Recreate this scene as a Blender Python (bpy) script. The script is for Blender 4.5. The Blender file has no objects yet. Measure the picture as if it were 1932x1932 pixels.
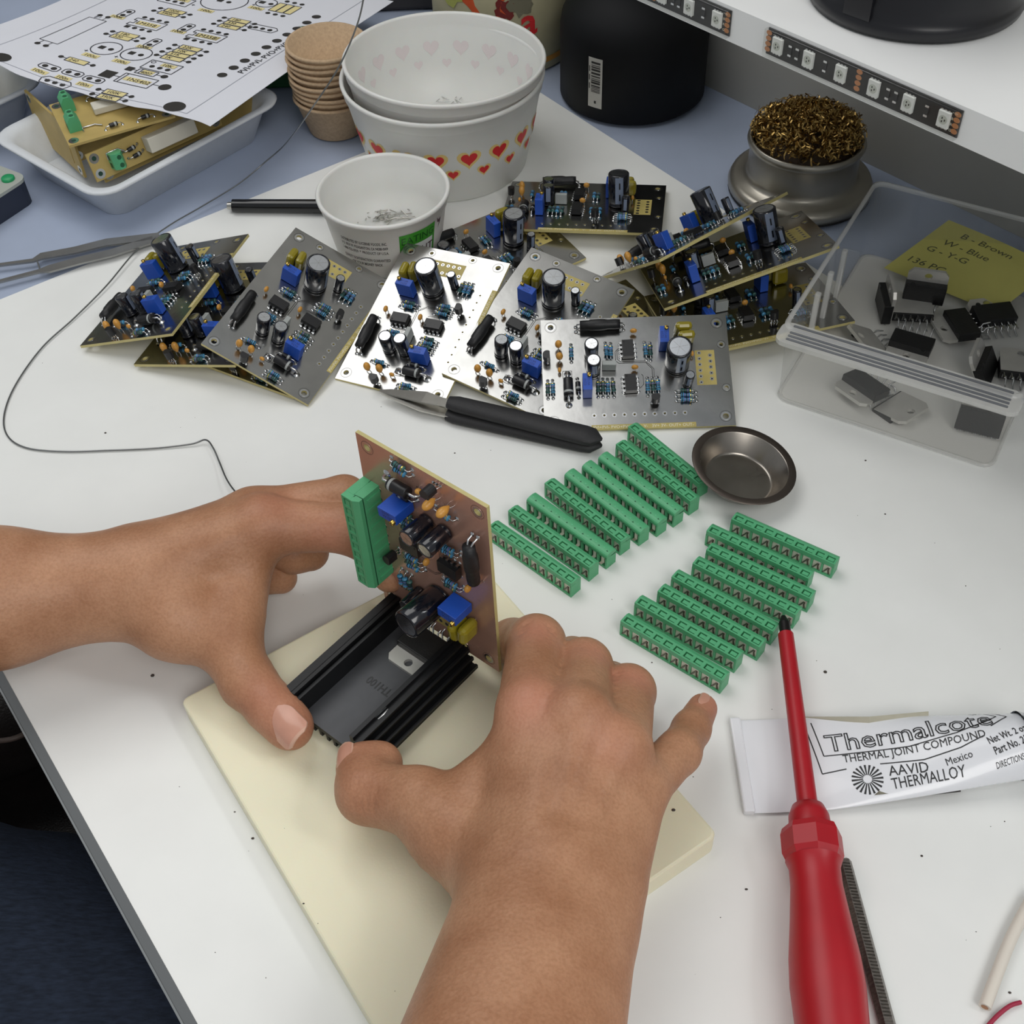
import bpy, bmesh, math, random
import numpy as np
from mathutils import Vector, Matrix

random.seed(7)
np.random.seed(7)
sc = bpy.context.scene
COL = sc.collection
S = 0.001                      # everything below is written in millimetres

# ---------------------------------------------------------------- camera
FPX, PITCH, ROLL, CAMH = 2285.3, math.radians(47.6376), math.radians(-2.6308), 433.37
Fv = Vector((0, math.cos(PITCH), -math.sin(PITCH)))
U0 = Vector((0, math.sin(PITCH), math.cos(PITCH)))
R0 = Vector((1, 0, 0))
Rv = R0 * math.cos(ROLL) + U0 * math.sin(ROLL)
Uv = -R0 * math.sin(ROLL) + U0 * math.cos(ROLL)
cam_d = bpy.data.cameras.new('camera')
cam = bpy.data.objects.new('camera', cam_d)
COL.objects.link(cam)
m = Matrix.Identity(4)
for i in range(3):
    m[i][0], m[i][1], m[i][2] = Rv[i], Uv[i], -Fv[i]
m[2][3] = CAMH * S
cam.matrix_world = m
cam_d.sensor_fit = 'HORIZONTAL'
cam_d.sensor_width = 36
cam_d.lens = FPX / 1932 * 36
cam_d.clip_start = 0.01
cam_d.clip_end = 50
sc.camera = cam

# ---------------------------------------------------------------- light
w = bpy.data.worlds.new('room_light')
sc.world = w
w.use_nodes = True
bg = w.node_tree.nodes['Background']
bg.inputs[0].default_value = (0.90, 0.95, 1.0, 1)
bg.inputs[1].default_value = 0.35

def area(name, loc, target, sx, sy, energy, col, turn=0.0):
    d = bpy.data.lights.new(name, 'AREA')
    d.shape = 'RECTANGLE'
    d.size, d.size_y = sx, sy
    d.energy = energy
    d.color = col
    o = bpy.data.objects.new(name, d)
    COL.objects.link(o)
    o.location = loc
    o.rotation_euler = (Vector(target) - Vector(loc)).to_track_quat('-Z', 'Y').to_euler()
    if turn:
        o.rotation_euler = (0, 0, turn)
    return o
area('ceiling_panel_light', (-0.60, 1.00, 1.60), (-0.60, 1.00, 0), 1.22, 1.30, 13, (1.0, 0.985, 0.96), math.radians(10))
area('window_light', (1.30, 0.25, 1.30), (0.1, 0.35, 0.0), 0.9, 0.7, 34, (0.95, 0.98, 1.0))
area('shelf_fill_light', (0.45, -0.95, 1.45), (0.05, 0.4, 0.0), 0.9, 0.9, 13, (1.0, 0.98, 0.95))  # unseen fill lamp added to brighten the shelf front
sc.view_settings.view_transform = 'Standard'
sc.view_settings.look = 'None'
sc.view_settings.exposure = -0.12
sc.view_settings.gamma = 1.0
sc.view_settings.use_curve_mapping = False

# ---------------------------------------------------------------- helpers
def P(x, y, h=0.0):
    """table-space point (mm) seen at photo pixel x, y at height h above the worktop"""
    d = Fv + Rv * ((x - 966) / FPX) + Uv * ((966 - y) / FPX)
    t = (h - CAMH) / d.z
    return Vector((0, 0, CAMH)) + d * t

MATS = {}
def rgb(r, g, b):
    f = lambda c: (c / 255 / 12.92) if c / 255 <= 0.04045 else ((c / 255 + 0.055) / 1.055) ** 2.4
    return (f(r), f(g), f(b), 1)

def mat(name, col, rough=0.5, metal=0.0, spec=0.5, noise=0.0, nscale=200, bump=0.0, bscale=400, rnoise=0.0, coat=0.0, sss=0.0, alpha=1.0, trans=0.0, stretch=None, col2=None):
    if name in MATS:
        return MATS[name]
    m = bpy.data.materials.new(name)
    m.use_nodes = True
    nt = m.node_tree
    b = nt.nodes['Principled BSDF']
    b.inputs['Base Color'].default_value = col
    b.inputs['Roughness'].default_value = rough
    b.inputs['Metallic'].default_value = metal
    b.inputs['Specular IOR Level'].default_value = spec
    b.inputs['Coat Weight'].default_value = coat
    b.inputs['Transmission Weight'].default_value = trans
    if sss:
        b.inputs['Subsurface Weight'].default_value = sss
        b.inputs['Subsurface Radius'].default_value = (1.0, 0.4, 0.2)
        b.inputs['Subsurface Scale'].default_value = 0.003
    tc = nt.nodes.new('ShaderNodeTexCoord')
    vec = tc.outputs['Object']
    if stretch:
        mp = nt.nodes.new('ShaderNodeMapping')
        mp.inputs['Scale'].default_value = stretch
        nt.links.new(vec, mp.inputs[0])
        vec = mp.outputs[0]
    if noise or col2 is not None:
        n = nt.nodes.new('ShaderNodeTexNoise')
        n.inputs['Scale'].default_value = nscale
        n.inputs['Detail'].default_value = 5
        nt.links.new(vec, n.inputs['Vector'])
        rp = nt.nodes.new('ShaderNodeValToRGB')
        a, c = rp.color_ramp.elements
        a.position, c.position = 0.3, 0.7
        if col2 is None:
            a.color = tuple(x * (1 - noise) for x in col[:3]) + (1,)
            c.color = tuple(min(1, x * (1 + noise)) for x in col[:3]) + (1,)
        else:
            a.color, c.color = col, col2
        nt.links.new(n.outputs[0], rp.inputs[0])
        nt.links.new(rp.outputs[0], b.inputs['Base Color'])
    if rnoise:
        n = nt.nodes.new('ShaderNodeTexNoise')
        n.inputs['Scale'].default_value = nscale * 0.7
        n.inputs['Detail'].default_value = 6
        nt.links.new(vec, n.inputs['Vector'])
        mr = nt.nodes.new('ShaderNodeMapRange')
        mr.inputs['To Min'].default_value = max(0.02, rough - rnoise)
        mr.inputs['To Max'].default_value = rough + rnoise
        nt.links.new(n.outputs[0], mr.inputs[0])
        nt.links.new(mr.outputs[0], b.inputs['Roughness'])
    if bump:
        n = nt.nodes.new('ShaderNodeTexNoise')
        n.inputs['Scale'].default_value = bscale
        n.inputs['Detail'].default_value = 4
        nt.links.new(vec, n.inputs['Vector'])
        bp = nt.nodes.new('ShaderNodeBump')
        bp.inputs['Strength'].default_value = bump
        bp.inputs['Distance'].default_value = 0.0006
        nt.links.new(n.outputs[0], bp.inputs['Height'])
        nt.links.new(bp.outputs[0], b.inputs['Normal'])
    MATS[name] = m
    return m

def clear_mat(name, tint, refl=0.10, rough=0.08, haze=0.0, hazecol=(0.8, 0.8, 0.78, 1)):
    """thin clear plastic: see-through with a fresnel sheen and a little milky haze"""
    if name in MATS:
        return MATS[name]
    m = bpy.data.materials.new(name)
    m.use_nodes = True
    nt = m.node_tree
    nt.nodes.remove(nt.nodes['Principled BSDF'])
    out = nt.nodes['Material Output']
    tr = nt.nodes.new('ShaderNodeBsdfTransparent')
    tr.inputs[0].default_value = tint
    gl = nt.nodes.new('ShaderNodeBsdfGlossy')
    gl.inputs['Roughness'].default_value = rough
    df = nt.nodes.new('ShaderNodeBsdfDiffuse')
    df.inputs[0].default_value = hazecol
    m1 = nt.nodes.new('ShaderNodeMixShader')
    m1.inputs[0].default_value = haze
    nt.links.new(tr.outputs[0], m1.inputs[1])
    nt.links.new(df.outputs[0], m1.inputs[2])
    lw = nt.nodes.new('ShaderNodeLayerWeight')
    lw.inputs[0].default_value = 0.5
    pw = nt.nodes.new('ShaderNodeMath'); pw.operation = 'POWER'; pw.inputs[1].default_value = 4.0
    nt.links.new(lw.outputs['Facing'], pw.inputs[0])
    fr = nt.nodes.new('ShaderNodeMath'); fr.operation = 'MULTIPLY_ADD'; fr.inputs[1].default_value = 0.55; fr.inputs[2].default_value = 0.04
    nt.links.new(pw.outputs[0], fr.inputs[0])
    m2 = nt.nodes.new('ShaderNodeMixShader')
    nt.links.new(fr.outputs[0], m2.inputs[0])
    nt.links.new(m1.outputs[0], m2.inputs[1])
    nt.links.new(gl.outputs[0], m2.inputs[2])
    nt.links.new(m2.outputs[0], out.inputs[0])
    MATS[name] = m
    return m

class MB:
    """mesh builder in mm; every shape may carry its own material slot"""
    def __init__(self):
        self.v, self.f, self.m, self.mats, self.sm = [], [], [], [], []
    def slot(self, mt):
        if mt not in self.mats:
            self.mats.append(mt)
        return self.mats.index(mt)
    def add(self, vs, fs, mt, smooth=False, M=None):
        o = len(self.v)
        for p in vs:
            p = Vector(p)
            if M is not None:
                p = M @ p
            self.v.append((p.x, p.y, p.z))
        s = self.slot(mt)
        for f in fs:
            self.f.append([i + o for i in f])
            self.m.append(s)
            self.sm.append(smooth)
        return self
    def box(self, c, s, mt, M=None, bevel=0.0):
        x, y, z = s[0] / 2, s[1] / 2, s[2] / 2
        if bevel <= 0:
            vs = [(c[0] + a * x, c[1] + b * y, c[2] + d * z) for a in (-1, 1) for b in (-1, 1) for d in (-1, 1)]
            fs = [(0, 1, 3, 2), (4, 6, 7, 5), (0, 4, 5, 1), (2, 3, 7, 6), (0, 2, 6, 4), (1, 5, 7, 3)]
            return self.add(vs, fs, mt, False, M)
        bm = bmesh.new()
        bmesh.ops.create_cube(bm, size=1)
        for v in bm.verts:
            v.co = Vector((v.co.x * s[0], v.co.y * s[1], v.co.z * s[2]))
        bmesh.ops.bevel(bm, geom=list(bm.edges), offset=bevel, segments=2, affect='EDGES', profile=0.5)
        bm.verts.index_update()
        vs = [v.co + Vector(c) for v in bm.verts]
        fs = [[v.index for v in f.verts] for f in bm.faces]
        bm.free()
        return self.add(vs, fs, mt, False, M)
    def cyl(self, p0, p1, r0, mt, r1=None, seg=16, caps=True, smooth=True, M=None):
        p0, p1 = Vector(p0), Vector(p1)
        r1 = r0 if r1 is None else r1
        q = (p1 - p0).to_track_quat('Z', 'Y')
        vs = []
        for p, r in ((p0, r0), (p1, r1)):
            for i in range(seg):
                a = 2 * math.pi * i / seg
                vs.append(p + q @ Vector((r * math.cos(a), r * math.sin(a), 0)))
        self.add(vs, [(i, (i + 1) % seg, seg + (i + 1) % seg, seg + i) for i in range(seg)], mt, smooth, M)
        if caps:
            self.add(vs[:seg], [list(range(seg))[::-1]], mt, False, M)
            self.add(vs[seg:], [list(range(seg))], mt, False, M)
        return self
    def lathe(self, prof, mt, seg=32, c=(0, 0, 0), M=None, smooth=True):
        vs = []
        for r, z in prof:
            for i in range(seg):
                a = 2 * math.pi * i / seg
                vs.append((c[0] + r * math.cos(a), c[1] + r * math.sin(a), c[2] + z))
        fs = []
        for k in range(len(prof) - 1):
            for i in range(seg):
                j = (i + 1) % seg
                fs.append((k * seg + i, k * seg + j, (k + 1) * seg + j, (k + 1) * seg + i))
        if prof[0][0] > 1e-6:
            pass
        return self.add(vs, fs, mt, smooth, M)
    def disc(self, c, r, mt, seg=20, M=None, n=(0, 0, 1), ry=None):
        q = Vector(n).to_track_quat('Z', 'Y')
        ry = r if ry is None else ry
        vs = [Vector(c) + q @ Vector((r * math.cos(2 * math.pi * i / seg), ry * math.sin(2 * math.pi * i / seg), 0)) for i in range(seg)]
        return self.add(vs, [list(range(seg))], mt, False, M)
    def ring(self, c, r0, r1, h, mt, seg=18, M=None):
        prof = [(r0, 0), (r0, h), (r1, h), (r1, 0)]
        return self.lathe(prof, mt, seg, c, M, smooth=False)
    def tube(self, pts, r, mt, seg=8, caps=True, M=None, radii=None):
        pts = [Vector(p) for p in pts]
        n = len(pts)
        vs = []
        prev = None
        for i, p in enumerate(pts):
            t = (pts[min(n - 1, i + 1)] - pts[max(0, i - 1)])
            t.normalize()
            if prev is None:
                a = Vector((0, 0, 1)) if abs(t.z) < 0.9 else Vector((1, 0, 0))
                prev = t.cross(a).normalized()
            prev = (prev - t * prev.dot(t)).normalized()
            b = t.cross(prev)
            rr = radii[i] if radii else r
            for k in range(seg):
                an = 2 * math.pi * k / seg
                vs.append(p + (prev * math.cos(an) + b * math.sin(an)) * rr)
        fs = [(i * seg + k, i * seg + (k + 1) % seg, (i + 1) * seg + (k + 1) % seg, (i + 1) * seg + k) for i in range(n - 1) for k in range(seg)]
        self.add(vs, fs, mt, True, M)
        if caps:
            self.add(vs[:seg], [list(range(seg))[::-1]], mt, False, M)
            self.add(vs[-seg:], [list(range(seg))], mt, False, M)
        return self
    def ellipsoid(self, c, r, mt, seg=16, rings=10, M=None):
        prof = [(max(1e-4, math.sin(math.pi * k / rings)), -math.cos(math.pi * k / rings)) for k in range(rings + 1)]
        vs = []
        for a, z in prof:
            for i in range(seg):
                t = 2 * math.pi * i / seg
                vs.append((c[0] + r[0] * a * math.cos(t), c[1] + r[1] * a * math.sin(t), c[2] + r[2] * z))
        fs = [(k * seg + i, k * seg + (i + 1) % seg, (k + 1) * seg + (i + 1) % seg, (k + 1) * seg + i) for k in range(rings) for i in range(seg)]
        return self.add(vs, fs, mt, True, M)
    def prism(self, poly, z0, z1, mt, M=None, smooth=False):
        n = len(poly)
        vs = [(x, y, z0) for x, y in poly] + [(x, y, z1) for x, y in poly]
        fs = [list(range(n))[::-1], list(range(n, 2 * n))] + [(i, (i + 1) % n, n + (i + 1) % n, n + i) for i in range(n)]
        return self.add(vs, fs, mt, smooth, M)
    def mesh(self, name):
        me = bpy.data.meshes.new(name)
        me.from_pydata([(a * S, b * S, c * S) for a, b, c in self.v], [], self.f)
        for mt in self.mats:
            me.materials.append(mt)
        me.polygons.foreach_set('material_index', self.m)
        me.polygons.foreach_set('use_smooth', self.sm)
        me.update()
        return me
    def build(self, name, parent=None, loc=None, rz=0.0):
        return put(name, self.mesh(name), parent, loc, rz)

def put(name, me, parent=None, loc=None, rz=0.0, M=None):
    o = bpy.data.objects.new(name, me)
    COL.objects.link(o)
    if parent is not None:
        o.parent = parent
    if M is not None:
        o.matrix_local = M
    else:
        if loc is not None:
            o.location = (loc[0] * S, loc[1] * S, loc[2] * S)
        if rz:
            o.rotation_euler = (0, 0, rz)
    return o

def tag(o, label, cat, group=None, kind=None):
    o['label'] = label
    o['category'] = cat
    if group:
        o['group'] = group
    if kind:
        o['kind'] = kind
    return o

def thing(name, label, cat, loc=(0, 0, 0), rz=0.0, group=None):
    o = bpy.data.objects.new(name, None)
    o.empty_display_size = 0.01
    COL.objects.link(o)
    o.location = (loc[0] * S, loc[1] * S, loc[2] * S)
    o.rotation_euler = (0, 0, rz)
    return tag(o, label, cat, group)

def frame(t, u, v):
    u, v = Vector(u).normalized(), Vector(v)
    v = (v - u * v.dot(u)).normalized()
    n = u.cross(v)
    M = Matrix.Identity(4)
    for i in range(3):
        M[i][0], M[i][1], M[i][2], M[i][3] = u[i], v[i], n[i], t[i] * S
    return M

_tx = {}
def text_geo(body, size=10, outline=0.0, bold=0.0):
    """letter shapes from the built-in font, as (verts, faces) in mm on the xy plane"""
    k = (body, size, outline, bold)
    if k in _tx:
        return _tx[k]
    cu = bpy.data.curves.new('lettering', 'FONT')
    cu.body = body
    cu.size = size
    cu.resolution_u = 2
    if outline:
        cu.fill_mode = 'NONE'
        cu.bevel_depth = outline
        cu.bevel_resolution = 0
    if bold:
        cu.offset = bold
    o = bpy.data.objects.new('lettering', cu)
    COL.objects.link(o)
    bpy.context.view_layer.update()
    dg = bpy.context.evaluated_depsgraph_get()
    me = bpy.data.meshes.new_from_object(o.evaluated_get(dg))
    vs = [Vector(v.co) for v in me.vertices]
    fs = [list(p.vertices) for p in me.polygons]
    bpy.data.objects.remove(o)
    bpy.data.meshes.remove(me)
    _tx[k] = (vs, fs)
    return _tx[k]

def smooth_path(pts, n=8):
    """catmull-rom through points"""
    pts = [Vector(p) for p in pts]
    out = []
    for i in range(len(pts) - 1):
        p0 = pts[max(0, i - 1)]; p1 = pts[i]; p2 = pts[i + 1]; p3 = pts[min(len(pts) - 1, i + 2)]
        for k in range(n):
            t = k / n
            out.append(0.5 * ((2 * p1) + (p2 - p0) * t + (2 * p0 - 5 * p1 + 4 * p2 - p3) * t * t + (3 * p1 - p0 - 3 * p2 + p3) * t ** 3))
    out.append(pts[-1])
    return out
# ---------------------------------------------------------------- the setting
D1 = Vector((0.8230, 0.5680, 0))          # across the worktop, away to the right
D2 = Vector((0.5680, -0.8230, 0))         # along the worktop's long edges, towards the viewer
white = mat('white_laminate', rgb(235, 236, 233), 0.42, noise=0.02, nscale=30, rnoise=0.08)
blue = mat('blue_grey_laminate', rgb(160, 171, 192), 0.5, noise=0.06, nscale=18, rnoise=0.1)
edgem = mat('grey_edge_band', rgb(140, 142, 142), 0.35, metal=0.6)
linem = mat('bright_edge_lip', rgb(200, 202, 200), 0.25, metal=0.9)
# white worktop: back-left corner A, D1 across, D2 towards the viewer
A = Vector((-374.5, 528.5, 0))
mb = MB()
q = [A, A + D1 * 487, A + D1 * 487 + D2 * 900, A + D2 * 900]
mb.add([p + Vector((0, 0, z)) for z in (0, -24) for p in q], [(3, 2, 1, 0)[::1], (4, 5, 6, 7), (0, 1, 5, 4), (1, 2, 6, 5), (2, 3, 7, 6), (3, 0, 4, 7)], white)
wt = thing('worktop', 'white laminate worktop that everything in front stands on', 'worktop')
mb.build('top_panel', wt)
mb = MB()
n_ = -D1
for (o0, o1, z0, z1, mt) in ((0, 4.0, 0.2, -2.2, edgem), (4.0, 4.8, -2.0, -2.4, linem), (4.8, 4.9, -2.4, -26, edgem)):
    a, b = A + n_ * o0, A + n_ * o1
    vs = [a + Vector((0, 0, z0)), b + Vector((0, 0, z1)), b + D2 * 900 + Vector((0, 0, z1)), a + D2 * 900 + Vector((0, 0, z0))]
    mb.add(vs, [(0, 1, 2, 3)], mt)
eb = mb.build('edge_band', wt)
eb['label'] = 'grey metal edge band along the worktop'
# blue-grey desk behind and to the right, a hair lower than the white top
mb = MB()
poly = [A + D1 * p + D2 * t for p, t in ((-300, -800), (800, -800), (800, 900), (487.3, 900), (487.3, -0.3), (-300, -0.3))][::-1]
mb.prism([(p.x, p.y) for p in poly], -25, -0.8, blue)
o = mb.build('desk')
tag(o, 'blue-grey laminate desk behind and right of the white worktop', 'desk')
# right-hand back panel and the shelf on it
SD = Vector((0.6349, -0.7726, 0)); SN = Vector((0.7726, 0.6349, 0))
panel = mat('grey_panel', rgb(172, 170, 163), 0.6, noise=0.03, nscale=20)
mb = MB()
c0 = SN * 621
q = [c0 + SD * s for s in (-1300, 500)]
mb.add([q[0] + Vector((0, 0, -0.7)), q[1] + Vector((0, 0, -0.7)), q[1] + Vector((0, 0, 900)), q[0] + Vector((0, 0, 900)),
        q[0] + SN * 18 + Vector((0, 0, -0.7)), q[1] + SN * 18 + Vector((0, 0, -0.7)), q[1] + SN * 18 + Vector((0, 0, 900)), q[0] + SN * 18 + Vector((0, 0, 900))],
       [(0, 1, 2, 3), (5, 4, 7, 6), (3, 2, 6, 7), (0, 4, 5, 1), (0, 3, 7, 4), (1, 5, 6, 2)], panel)
o = mb.build('wall_right'); o['kind'] = 'structure'
shelfm = mat('white_shelf_laminate', rgb(240, 241, 240), 0.45, noise=0.015, nscale=25)
mb = MB()
f0, f1 = SN * 405.5, SN * 620.8
a, b = -430, 330
vs = []
for z in (175, 190.5):
    vs += [f0 + SD * a + Vector((0, 0, z)), f0 + SD * b + Vector((0, 0, z)), f1 + SD * b + Vector((0, 0, z)), f1 + SD * a + Vector((0, 0, z))]
mb.add(vs, [(3, 2, 1, 0), (4, 5, 6, 7), (0, 1, 5, 4), (1, 2, 6, 5), (2, 3, 7, 6), (3, 0, 4, 7)], shelfm)
sh = mb.build('wall_shelf')
tag(sh, 'thick white shelf fixed to the grey panel, lights along its edge', 'shelf')
# wall behind the desk, dim
wallm = mat('dark_back_wall', rgb(70, 66, 66), 0.7, noise=0.1, nscale=8)
mb = MB(); mb.box((-250, 1320, 448), (1500, 20, 900), wallm)
o = mb.build('wall_back'); o['kind'] = 'structure'
fl = mat('dark_floor', rgb(28, 26, 25), 0.7, noise=0.3, nscale=6)
mb = MB(); mb.box((0, 300, -735), (4000, 4000, 20), fl)
o = mb.build('floor'); o['kind'] = 'structure'

# cutting board under the hands
cbm = mat('cream_plastic_board', rgb(236, 231, 202), 0.5, noise=0.05, nscale=14, bump=0.08, bscale=900, sss=0.15, col2=None)
BH = 11.5
ca = P(340, 1320, BH); cb_ = P(860, 1045, BH); cc = P(1291, 1618, BH)
e1 = (cb_ - ca); e1.z = 0; L1_ = e1.length + 6; e1.normalize()
e2 = Vector((e1.y, -e1.x, 0)); 
L2_ = (cc - ca).dot(e2)
bm = bmesh.new()
def rounded_slab(bm, c, ex, ey, lx, ly, z0, z1, r, bev=0.8):
    pts = []
    for (sx, sy, a0) in ((1, 1, 0), (-1, 1, 90), (-1, -1, 180), (1, -1, 270)):
        for k in range(5):
            a = math.radians(a0 + k * 22.5)
            pts.append((sx * (lx / 2 - r) + r * math.cos(a), sy * (ly / 2 - r) + r * math.sin(a)))
    prof = [(0, z0), (0, z1 - bev), (-bev * 0.3, z1 - bev * 0.3), (-bev, z1)]
    rows = []
    for off, z in prof:
        row = []
        for x, y in pts:
            l = math.hypot(x, y)
            fx, fy = (lx / 2 + off) / (lx / 2), (ly / 2 + off) / (ly / 2)
            row.append(bm.verts.new((c + ex * x * fx + ey * y * fy) * S + Vector((0, 0, z * S))))
        rows.append(row)
    n = len(pts)
    for k in range(len(rows) - 1):
        for i in range(n):
            bm.faces.new((rows[k][i], rows[k][(i + 1) % n], rows[k + 1][(i + 1) % n], rows[k + 1][i]))
    bm.faces.new(rows[-1]); bm.faces.new(rows[0][::-1])
cen = Vector((ca.x, ca.y, 0)) + e1 * (L1_ / 2) + e2 * (L2_ / 2)
# ex, ey must be right handed
rounded_slab(bm, cen, e2, e1, L2_, L1_, 0.05, BH, 3.0, 1.0)
me = bpy.data.meshes.new('cutting_board'); bm.normal_update(); bm.to_mesh(me); bm.free(); me.materials.append(cbm)
o = put('cutting_board', me)
tag(o, 'thick cream plastic cutting board lying under the hands', 'cutting board')
CB_E1, CB_E2, CB_A = e1, e2, ca
# ---------------------------------------------------------------- the person's arms: one smooth surface each
def seg_sdf(X, Y, Z, a, b, r0, r1, nrm=None, k=1.0):
    a = np.array(a, np.float32); b = np.array(b, np.float32)
    ba = b - a
    L = float(ba @ ba) + 1e-9
    px, py, pz = X - a[0], Y - a[1], Z - a[2]
    t = np.clip((px * ba[0] + py * ba[1] + pz * ba[2]) / L, 0, 1)
    qx, qy, qz = px - t * ba[0], py - t * ba[1], pz - t * ba[2]
    if nrm is not None:
        d = qx * nrm[0] + qy * nrm[1] + qz * nrm[2]
        qx = qx + (k - 1) * d * nrm[0]; qy = qy + (k - 1) * d * nrm[1]; qz = qz + (k - 1) * d * nrm[2]
    return np.sqrt(qx * qx + qy * qy + qz * qz) - (r0 + (r1 - r0) * t)

def smin(a, b, k):
    h = np.clip(0.5 + 0.5 * (b - a) / k, 0, 1)
    return b + (a - b) * h - k * h * (1 - h)

def surface_net(F, org, h):
    s = F < 0
    nx, ny, nz = F.shape
    cor = [(i, j, k) for i in (0, 1) for j in (0, 1) for k in (0, 1)]
    sub = lambda A, c: A[c[0]:nx - 1 + c[0], c[1]:ny - 1 + c[1], c[2]:nz - 1 + c[2]]
    cnt = sum(sub(s, c).astype(np.int8) for c in cor)
    act = (cnt > 0) & (cnt < 8)
    ii, jj, kk = np.nonzero(act)
    idx = -np.ones(act.shape, np.int32)
    idx[ii, jj, kk] = np.arange(len(ii))
    acc = np.zeros((len(ii), 3)); num = np.zeros(len(ii))
    for c in cor:
        for ax in range(3):
            if c[ax] == 0:
                d = list(c); d[ax] = 1
                fa = F[ii + c[0], jj + c[1], kk + c[2]]; fb = F[ii + d[0], jj + d[1], kk + d[2]]
                m_ = (fa < 0) != (fb < 0)
                t = np.where(m_, fa / np.where(m_, fa - fb, 1), 0)
                for q in range(3):
                    base = c[q] + (t if q == ax else 0)
                    acc[:, q] += np.where(m_, base, 0)
                num += m_
    pos = acc / num[:, None] + np.stack([ii, jj, kk], 1)
    V = pos * h + np.array(org)
    faces = []
    for ax in range(3):
        o1, o2 = [(1, 2), (2, 0), (0, 1)][ax]
        sl0 = [slice(1, -1)] * 3; sl1 = [slice(1, -1)] * 3
        sl0[ax] = slice(0, -1); sl1[ax] = slice(1, None)
        a, b = s[tuple(sl0)], s[tuple(sl1)]
        e = np.nonzero(a != b)
        P0 = [e[0].copy(), e[1].copy(), e[2].copy()]
        for q in range(3):
            if q != ax:
                P0[q] = P0[q] + 1
        flip = a[e]
        def cell(d1, d2):
            c = [P0[0].copy(), P0[1].copy(), P0[2].copy()]
            c[o1] = c[o1] + d1; c[o2] = c[o2] + d2
            return idx[c[0], c[1], c[2]]
        qd = np.stack([cell(-1, -1), cell(0, -1), cell(0, 0), cell(-1, 0)], 1)
        qd = np.where(flip[:, None], qd, qd[:, ::-1])
        faces.append(qd)
    Fq = np.concatenate(faces)
    Fq = Fq[(Fq >= 0).all(1)]
    return V, Fq

def arm_mesh(name, base, fingers, kb=7.0, kf=5.0, h=1.25, red=(), grooves=()):
    """base: shapes blended softly (forearm, palm, thumb ball); fingers: chains blended into the base but not into each other"""
    allp = [p for g in [base] + fingers for p in g]
    lo = np.min([np.minimum(np.array(p[0]) - p[2], np.array(p[1]) - p[3]) for p in allp], 0) - 4
    hi = np.max([np.maximum(np.array(p[0]) + p[2], np.array(p[1]) + p[3]) for p in allp], 0) + 4
    n = np.ceil((hi - lo) / h).astype(int) + 1
    ax = [(lo[i] + h * np.arange(n[i])).astype(np.float32) for i in range(3)]
    big = np.float32(60)
    def group(prs, k):
        G = np.full(n, big, np.float32)
        for p in prs:
            r = max(p[2], p[3]) + 16
            l = np.maximum(0, np.floor((np.minimum(p[0], p[1]) - r - lo) / h).astype(int))
            u = np.minimum(n, np.ceil((np.maximum(p[0], p[1]) + r - lo) / h).astype(int) + 1)
            sl = tuple(slice(l[i], u[i]) for i in range(3))
            X, Y, Z = np.meshgrid(*[ax[i][sl[i]] for i in range(3)], indexing='ij', sparse=True)
            d = seg_sdf(X, Y, Z, *p)
            G[sl] = smin(G[sl], d, k)
        return G
    B = group(base, kb)
    T = B.copy()
    for fg in fingers:
        G = group(fg, 3.0)
        T = np.minimum(T, smin(B, G, kf))
    for (a, b, r, dep) in grooves:      # shallow creases
        q = 4 * r
        l = np.maximum(0, np.floor((np.minimum(a, b) - q - lo) / h).astype(int)); u = np.minimum(n, np.ceil((np.maximum(a, b) + q - lo) / h).astype(int) + 1)
        sl = tuple(slice(l[i], u[i]) for i in range(3))
        X, Y, Z = np.meshgrid(*[ax[i][sl[i]] for i in range(3)], indexing='ij', sparse=True)
        d = seg_sdf(X, Y, Z, a, b, 0.0, 0.0)
        T[sl] = T[sl] + dep * np.exp(-d ** 2 / (r * r))
    V, Fq = surface_net(T, lo, h)
    me = bpy.data.meshes.new(name)
    me.from_pydata((V * S).tolist(), [], Fq.tolist())
    me.polygons.foreach_set('use_smooth', [True] * len(Fq))
    at = me.attributes.new('redness', 'FLOAT', 'POINT')
    wt_ = np.zeros(len(V))
    for c, r, s_ in red:
        wt_ += s_ * np.exp(-((V - np.array(c)) ** 2).sum(1) / (r * r))
    at.data.foreach_set('value', np.clip(wt_, 0, 1).astype(np.float32))
    me.update()
    return me

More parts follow.
